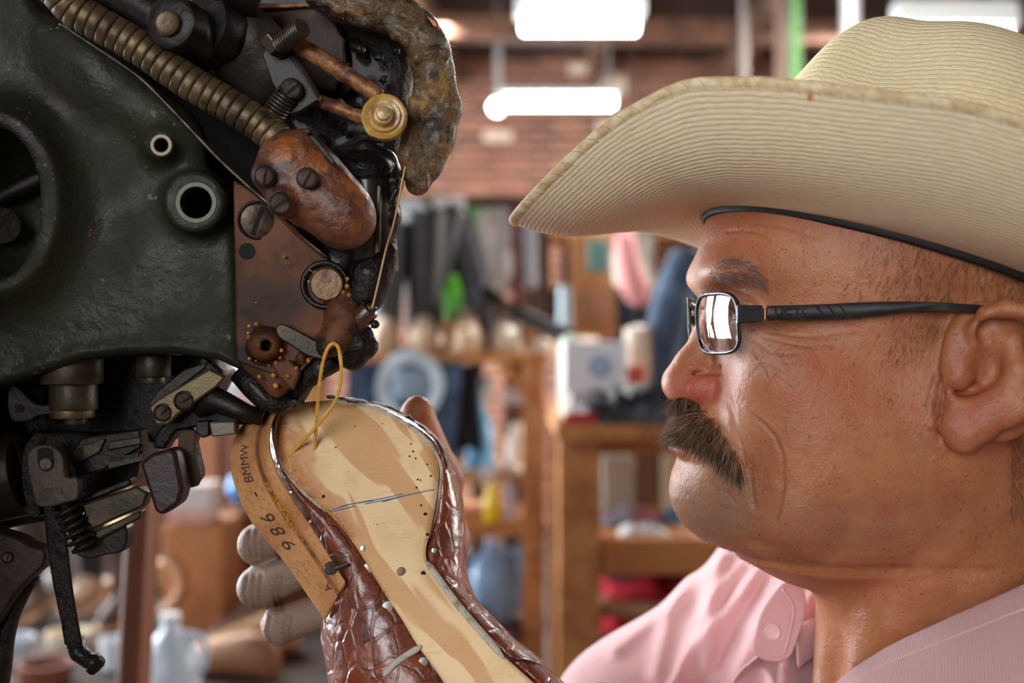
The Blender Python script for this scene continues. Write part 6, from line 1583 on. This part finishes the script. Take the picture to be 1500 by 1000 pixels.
# second open shelf farther back
sh2 = thing('shelf_unit', 'open plywood shelf unit farther back under the hat brim', 'shelf', P(860, 900, 4.2))
bxp(690, 338, 1070, 348, 4.15, .4, WOOD, 'shelf_board', sh2); bxp(690, 415, 836, 423, 4.15, .4, WOODP, 'shelf_board', sh2); bxp(690, 484, 1070, 493, 4.15, .4, WOOD, 'shelf_board', sh2)
bxp(836, 340, 902, 484, 4.14, .03, mat('plywood_panel', (196, 138, 86), .6, var=((168, 112, 66), 5, .4, .6)), 'door_panel', sh2); bxp(955, 345, 1070, 484, 4.4, .03, WOODP, 'back_panel', sh2)
for x in (690, 762, 826, 902, 1062): a = P(x, 338, 4.16); b = MB(); b.box((a.x + .02, 4.3, a.z / 2), (.04, .26, a.z)); b.build('upright', WOODD, sh2, bevel=.003)
for (x, zt, c1, c2, nm) in ((782, 415, (120, 84, 62), (90, 60, 46), 'chestnut boot on the upper shelf of the far unit'), (808, 484, (96, 66, 48), (70, 48, 38), 'dark brown boot on the lower shelf of the far unit'), (780, 484, (158, 112, 78), (120, 84, 58), 'light tan boot on the lower shelf of the far unit'), (724, 484, (150, 128, 110), (128, 104, 84), 'grey-tan boot at the left of the far unit')):
    make_boot(x, 4.32, P(0, zt, 4.15).z, .62, c1, c2, .26, nm)
o = bxp(862, 352, 892, 398, 4.10, .035, mat('teal_sign', (84, 128, 124), .4), 'teal_tin'); tag(o, 'small teal tin hanging on the plywood panel', 'tin')
o = bxp(850, 425, 892, 470, 4.10, .035, mat('tan_pouch', (176, 128, 96), .5), 'leather_pouch'); tag(o, 'tan leather pouch hanging below the teal tin', 'pouch')
b = MB(); c = P(828, 484, 4.08); b.cyl((c.x, 4.08, 0), P(828, 420, 4.08), .025); tag(b.build('paper_tube', mat('pale_blue_tube', (176, 196, 206), .5)), 'pale blue tube in front of the far shelf unit', 'tube')
drape('hanging_garment', 900, 958, 340, 420, 4.0, mat('white_garment', (204, 206, 196), .8, var=((130, 130, 124), 6, .5, .65)), 'off-white garment hanging under the hat brim', 'garment', seed=2, n=2)
drape('hanging_garment', 904, 960, 405, 520, 4.05, mat('navy_garment', (40, 44, 62), .85), 'dark navy garment hanging below the off-white one', 'garment', seed=5, n=2)
b = MB(); b.tube(catmull([P(914, 345, 3.98), P(922, 395, 3.94), P(932, 430, 3.94), P(926, 445, 3.95)], 5), [.034, .036, .04, .04, .042, .044, .046, .048, .05, .05, .048, .044, .04, .034, .03, .02], 12); tag(b.build('pink_rag', mat('pink_rag', (206, 140, 138), .8), ang=180), 'pink rag hanging over the dark navy garment', 'cloth')
rl = MB(); rl.cyl(P(895, 338, 4.0), P(965, 338, 4.0), .012); tag(rl.build('clothes_bar', ROD), 'thin bar carrying the hanging garments', 'bar')
for x, y0, c_, nm in ((1000, 420, (186, 140, 96), 'tan'), (980, 440, (70, 80, 92), 'slate'), (1035, 400, (90, 66, 52), 'dark brown')):
    o = bxp(x, y0, x + 26, 484, 4.2, .1, mat('carton_' + nm.replace(' ', '_'), c_, .6), 'carton'); tag(o, nm + ' carton on the lower shelf of the far unit behind the jacket', 'box')
# ---------------------------------------------- left background
bench = thing('workbench', 'low cluttered workbench in the left background', 'bench', (-.95, 2.4, 0))
b = MB(); b.box((-.95, 2.5, .82), (1.75, 1.2, .04)); b.build('bench_top', mat('bench_dark', (70, 50, 40), .85, var=((44, 34, 30), 6, .4, .6)), bench, bevel=.004)
for x in (-1.75, -.15):
    for y in (2.08, 3.0): b = MB(); b.box((x, y, .40), (.07, .07, .80)); b.build('leg', WOODD, bench, bevel=.003)
BT = .84
def onb(x0, x1, y0, d, dep, m, name, label, cat):
    a = P(x0, y0, d); c = P(x1, y0, d); b = MB(); b.box(((a.x + c.x) / 2, d + dep / 2, (a.z + BT) / 2), (c.x - a.x, dep, a.z - BT)); o = b.build(name, m, None, bevel=.005); return tag(o, label, cat)
CARD = mat('cardboard', (186, 124, 76), .75, var=((160, 100, 60), 4, .4, .6))
onb(238, 325, 770, 2.50, .20, CARD, 'cardboard_box', 'large brown cardboard box on the low bench below the machine', 'box')
onb(325, 372, 745, 2.72, .20, mat('dark_card', (120, 72, 46), .75), 'cardboard_box', 'darker brown box standing behind the large cardboard box', 'box')
cbz = P(0, 770, 2.50).z
a, c = P(246, 714, 2.53), P(306, 770, 2.53); r = thing('white_bin', 'pale white tray on top of the large cardboard box', 'tray', ((a.x + c.x) / 2, 2.58, cbz)); b = MB(); zc = cbz
b.prism([Vector((a.x, 2.53, zc + .001)), Vector((c.x, 2.53, zc + .001)), Vector((c.x + .006, 2.53, zc + (a.z - c.z))), Vector((a.x - .006, 2.53, zc + (a.z - c.z)))], (0, .10, 0)); b.build('tub', mat('white_tub', (214, 204, 204), .5), r, bevel=.004)
b = MB(); b.box(((a.x + c.x) / 2, 2.5285, zc + .016), (c.x - a.x, .003, .028)); b.build('pink_label', mat('pink_label', (214, 160, 150), .5), r)
b = MB(); b.tube(catmull([P(238, 812, 2.47), P(256, 830, 2.47), P(263, 860, 2.47), P(250, 885, 2.47), P(236, 896, 2.47)], 6), .009, 10); tag(b.build('hose_loop', mat('pale_hose', (206, 160, 124), .5), ang=180), 'pale curved hose loop in front of the cardboard box', 'hose')
jug(250, 1055.6, 1.98, .68, (206, 222, 236), 'translucent white water jug standing on the low bench by the metal post')
for x, y, c_, nm, rz in ((345, 968, (222, 176, 130), 'pale tan shoe last lying on the low bench', 30), (318, 990, (160, 110, 74), 'brown shoe last lying in front of the pale one', -20), (352, 930, (150, 120, 104), 'grey-brown shoe last leaning against the darker box', 70), (205, 846, (196, 164, 120), 'beige shoe last left of the metal post', 10)):
    d = .66 * FPX / (y - 500 + 8); d = min(d, 2.95); c = P(x, 0, d); b = MB(); rows = []
    for s_, w_, h in ((-.12, .012, .02), (-.10, .034, .04), (-.05, .044, .055), (0, .034, .075), (.06, .030, .09), (.11, .028, .085), (.125, .012, .06)):
        rows.append([Vector((s_, w_ * math.cos(t), .001 + h / 2 + h / 2 * math.sin(t))) for t in [k / 14 * 2 * math.pi for k in range(14)]])
    b.grid(rows, closed=True); b.f += [tuple(range(14)), tuple(len(b.v) - 1 - k for k in range(14))]; R = Matrix.Rotation(math.radians(rz), 3, 'Z')
    b.v = [tuple(Vector((c.x, d + .05, BT)) + R @ Vector(v)) for v in b.v]; tag(b.build('shoe_last', mat('last_%d' % c_[0] + '_%d' % c_[1], c_, .5), ang=180), nm, 'shoe last')
b = MB(); c = P(327, 713, 2.9); b.lathe((-.665, 2.82, P(0, 745, 2.72).z), (0, 0, 1), [(0, .02), (.03, .042), (.065, .034), (.08, .004)], 20); tag(b.build('blue_ball', mat('bright_blue', (60, 150, 220), .4), ang=180), 'bright blue ball on top of the darker cardboard box', 'ball')
# metal post near the bench
b = MB(); b.bar(P(222, 560, 1.30), Vector((P(190, 1000, 1.3).x - .06, 1.30, 0)), S(35, 1.3), .05, up=(0, 1, 0)); tag(b.build('metal_post', mat('brown_post', (124, 74, 52), .45), bevel=.006), 'reddish brown square metal post standing left below the machine', 'post')
# left cabinet behind
cab = thing('cabinet', 'orange-brown cabinet behind the lower works of the machine', 'cabinet', P(320, 1000, 4.0))
bxp(200, 588, 452, 1110, 4.0, .5, mat('cabinet_wood', (150, 96, 66), .6, var=((120, 74, 52), 3, .4, .6)), 'carcass', cab, bevel=.01); bxp(262, 600, 318, 900, 3.98, .02, mat('cabinet_door', (176, 118, 84), .6), 'door', cab); bxp(330, 600, 400, 900, 3.98, .02, mat('cabinet_door2', (132, 82, 60), .6), 'door', cab)
o = bxp(215, 500, 305, 588, 4.1, .2, mat('pink_carton', (226, 160, 150), .6), 'pink_carton'); tag(o, 'pink carton standing on the cabinet, seen through the gap under the machine', 'box')
o = bxp(308, 556, 350, 588, 4.1, .2, mat('skyblue_carton', (196, 214, 226), .5), 'blue_carton'); tag(o, 'pale blue carton on the cabinet right of the pink one', 'box')
o = bxp(352, 540, 440, 588, 4.1, .2, mat('white_carton3', (196, 190, 190), .5), 'pale_carton'); tag(o, 'greyish white carton on the cabinet behind the welt strip', 'box')
# clutter in the far left corner
def onf(x0, x1, y0, d, dep, m, name, label, cat):
    a = P(x0, y0, d); c = P(x1, y0, d); b = MB(); b.box(((a.x + c.x) / 2, d + dep / 2, a.z / 2), (c.x - a.x, dep, a.z)); o = b.build(name, m, None, bevel=.01); return tag(o, label, cat)
onf(-60, 60, 905, 3.6, .3, mat('salmon_bin', (196, 140, 122), .6), 'storage_bin', 'salmon pink bin in the far left corner', 'bin')
onf(100, 200, 800, 3.8, .4, mat('dark_brown_crate', (74, 56, 50), .7), 'wooden_crate', 'dark brown crate between the feeler lever and the metal post', 'crate')
onf(-80, 100, 760, 4.6, .4, mat('taupe_crate', (96, 84, 78), .7), 'wooden_crate', 'tall taupe crate in the far left corner', 'crate')
heap('cloth_sack', 105, 200, 796 - 30, 800, 3.85, .3, mat('sack_beige', (200, 178, 140), .8, var=((222, 150, 110), 6, .55, .65)), 'beige sack lying on top of the dark brown crate', 'sack', 21)
heap('plastic_bag', 20, 70, 840, 905, 3.62, .2, mat('paleblue_bag', (190, 204, 214), .5), 'pale blue bag lying on the salmon bin', 'bag', 22)
for x, d, c_, nm in ((64, 3.3, (120, 120, 140), 'grey-blue'), (142, 3.4, (170, 166, 184), 'pale lilac')):
    b = MB(); xx = P(x, 0, d).x; b.cyl((xx, d, 0), (xx, d, P(0, 845, d).z), .022); tag(b.build('pipe', mat('pipe_' + nm.replace(' ', '_').replace('-', '_'), c_, .4, metal=.3)), nm + ' upright pipe in the left background', 'pipe')
b = MB(); c = P(146, 940, 3.2); b.lathe((c.x, 3.2, P(0, 985, 3.2).z), (0, 0, 1), [(0, .03), (.07, .03), (.10, .012), (.13, .012)], 16); bb = tag(b.build('blue_flask', mat('flask_blue', (130, 168, 220), .35), ang=50), 'light blue flask behind the hooked lever foot', 'bottle')
onf(120, 175, 985, 3.12, .2, mat('stool_brown', (84, 58, 48), .7), 'stool', 'dark stool carrying the light blue flask', 'stool')

# more clutter on the low bench and behind it
for px, d, c1, c2, hg, sc, nm in ((40, 2.75, (60, 48, 44), (96, 74, 62), .30, .8, 'dark brown boot on the low bench at the far left edge'), (128, 2.85, (44, 38, 40), (150, 112, 84), .28, .8, 'charcoal boot with a tan foot behind the feeler lever'),
        (178, 2.7, (92, 62, 48), (70, 48, 40), .22, .75, 'short russet boot left of the metal post'), (86, 2.95, (120, 108, 104), (84, 70, 64), .30, .75, 'grey boot between the two dark boots on the low bench'), (384, 2.9, (150, 140, 140), (110, 84, 70), .20, .7, 'pale grey ankle boot behind the fingers of the raised hand')):
    make_boot(px, d, BT, sc, c1, c2, hg, nm)
for px, d, c_, w_, h_, nm in ((20, 2.35, (188, 196, 206), .07, .05, 'pale blue-grey tin'), (100, 2.45, (210, 196, 170), .08, .035, 'cream tray'), (168, 2.30, (216, 220, 226), .05, .06, 'white cup'), (66, 2.20, (126, 70, 52), .09, .04, 'rust red tin')):
    c = P(px, 0, d); b = MB(); b.lathe((c.x, d, BT + .001), (0, 0, 1), [(0, w_ * .5), (h_ * .2, w_ * .55), (h_, w_ * .6), (h_, w_ * .52), (h_ * .3, w_ * .45)], 24)
    tag(b.build('small_dish', mat('dish_' + nm.replace(' ', '_').replace('-', '_'), c_, .5), ang=50), nm + ' on the low bench below the hooked lever', 'dish')
# ------------------------------------------------------------------ camera, light, view
cam_d = bpy.data.cameras.new('camera'); cam = bpy.data.objects.new('camera', cam_d); COL.objects.link(cam)
cam.location = (0, 0, CZ); cam.rotation_euler = (math.radians(90), 0, 0)
cam_d.lens = 40; cam_d.sensor_width = 36; cam_d.clip_start = .05; cam_d.clip_end = 60
cam_d.dof.use_dof = True; cam_d.dof.focus_distance = .545; cam_d.dof.aperture_fstop = 5.0
SC.camera = cam
w = bpy.data.worlds.new('world'); SC.world = w; w.use_nodes = True
w.node_tree.nodes['Background'].inputs[0].default_value = (.75, .82, 1, 1); w.node_tree.nodes['Background'].inputs[1].default_value = .12

def area(name, loc, target, sx, sy, power, col):
    l = bpy.data.lights.new(name, 'AREA'); l.shape = 'RECTANGLE'; l.size = sx; l.size_y = sy; l.energy = power; l.color = col
    o = bpy.data.objects.new(name, l); COL.objects.link(o); o.location = loc
    o.rotation_euler = (Vector(target) - Vector(loc)).to_track_quat('-Z', 'Y').to_euler(); return o
SC.view_settings.view_transform = 'Standard'; SC.view_settings.look = 'None'; SC.view_settings.gamma = 1; SC.view_settings.use_curve_mapping = False
SC.view_settings.exposure = .32
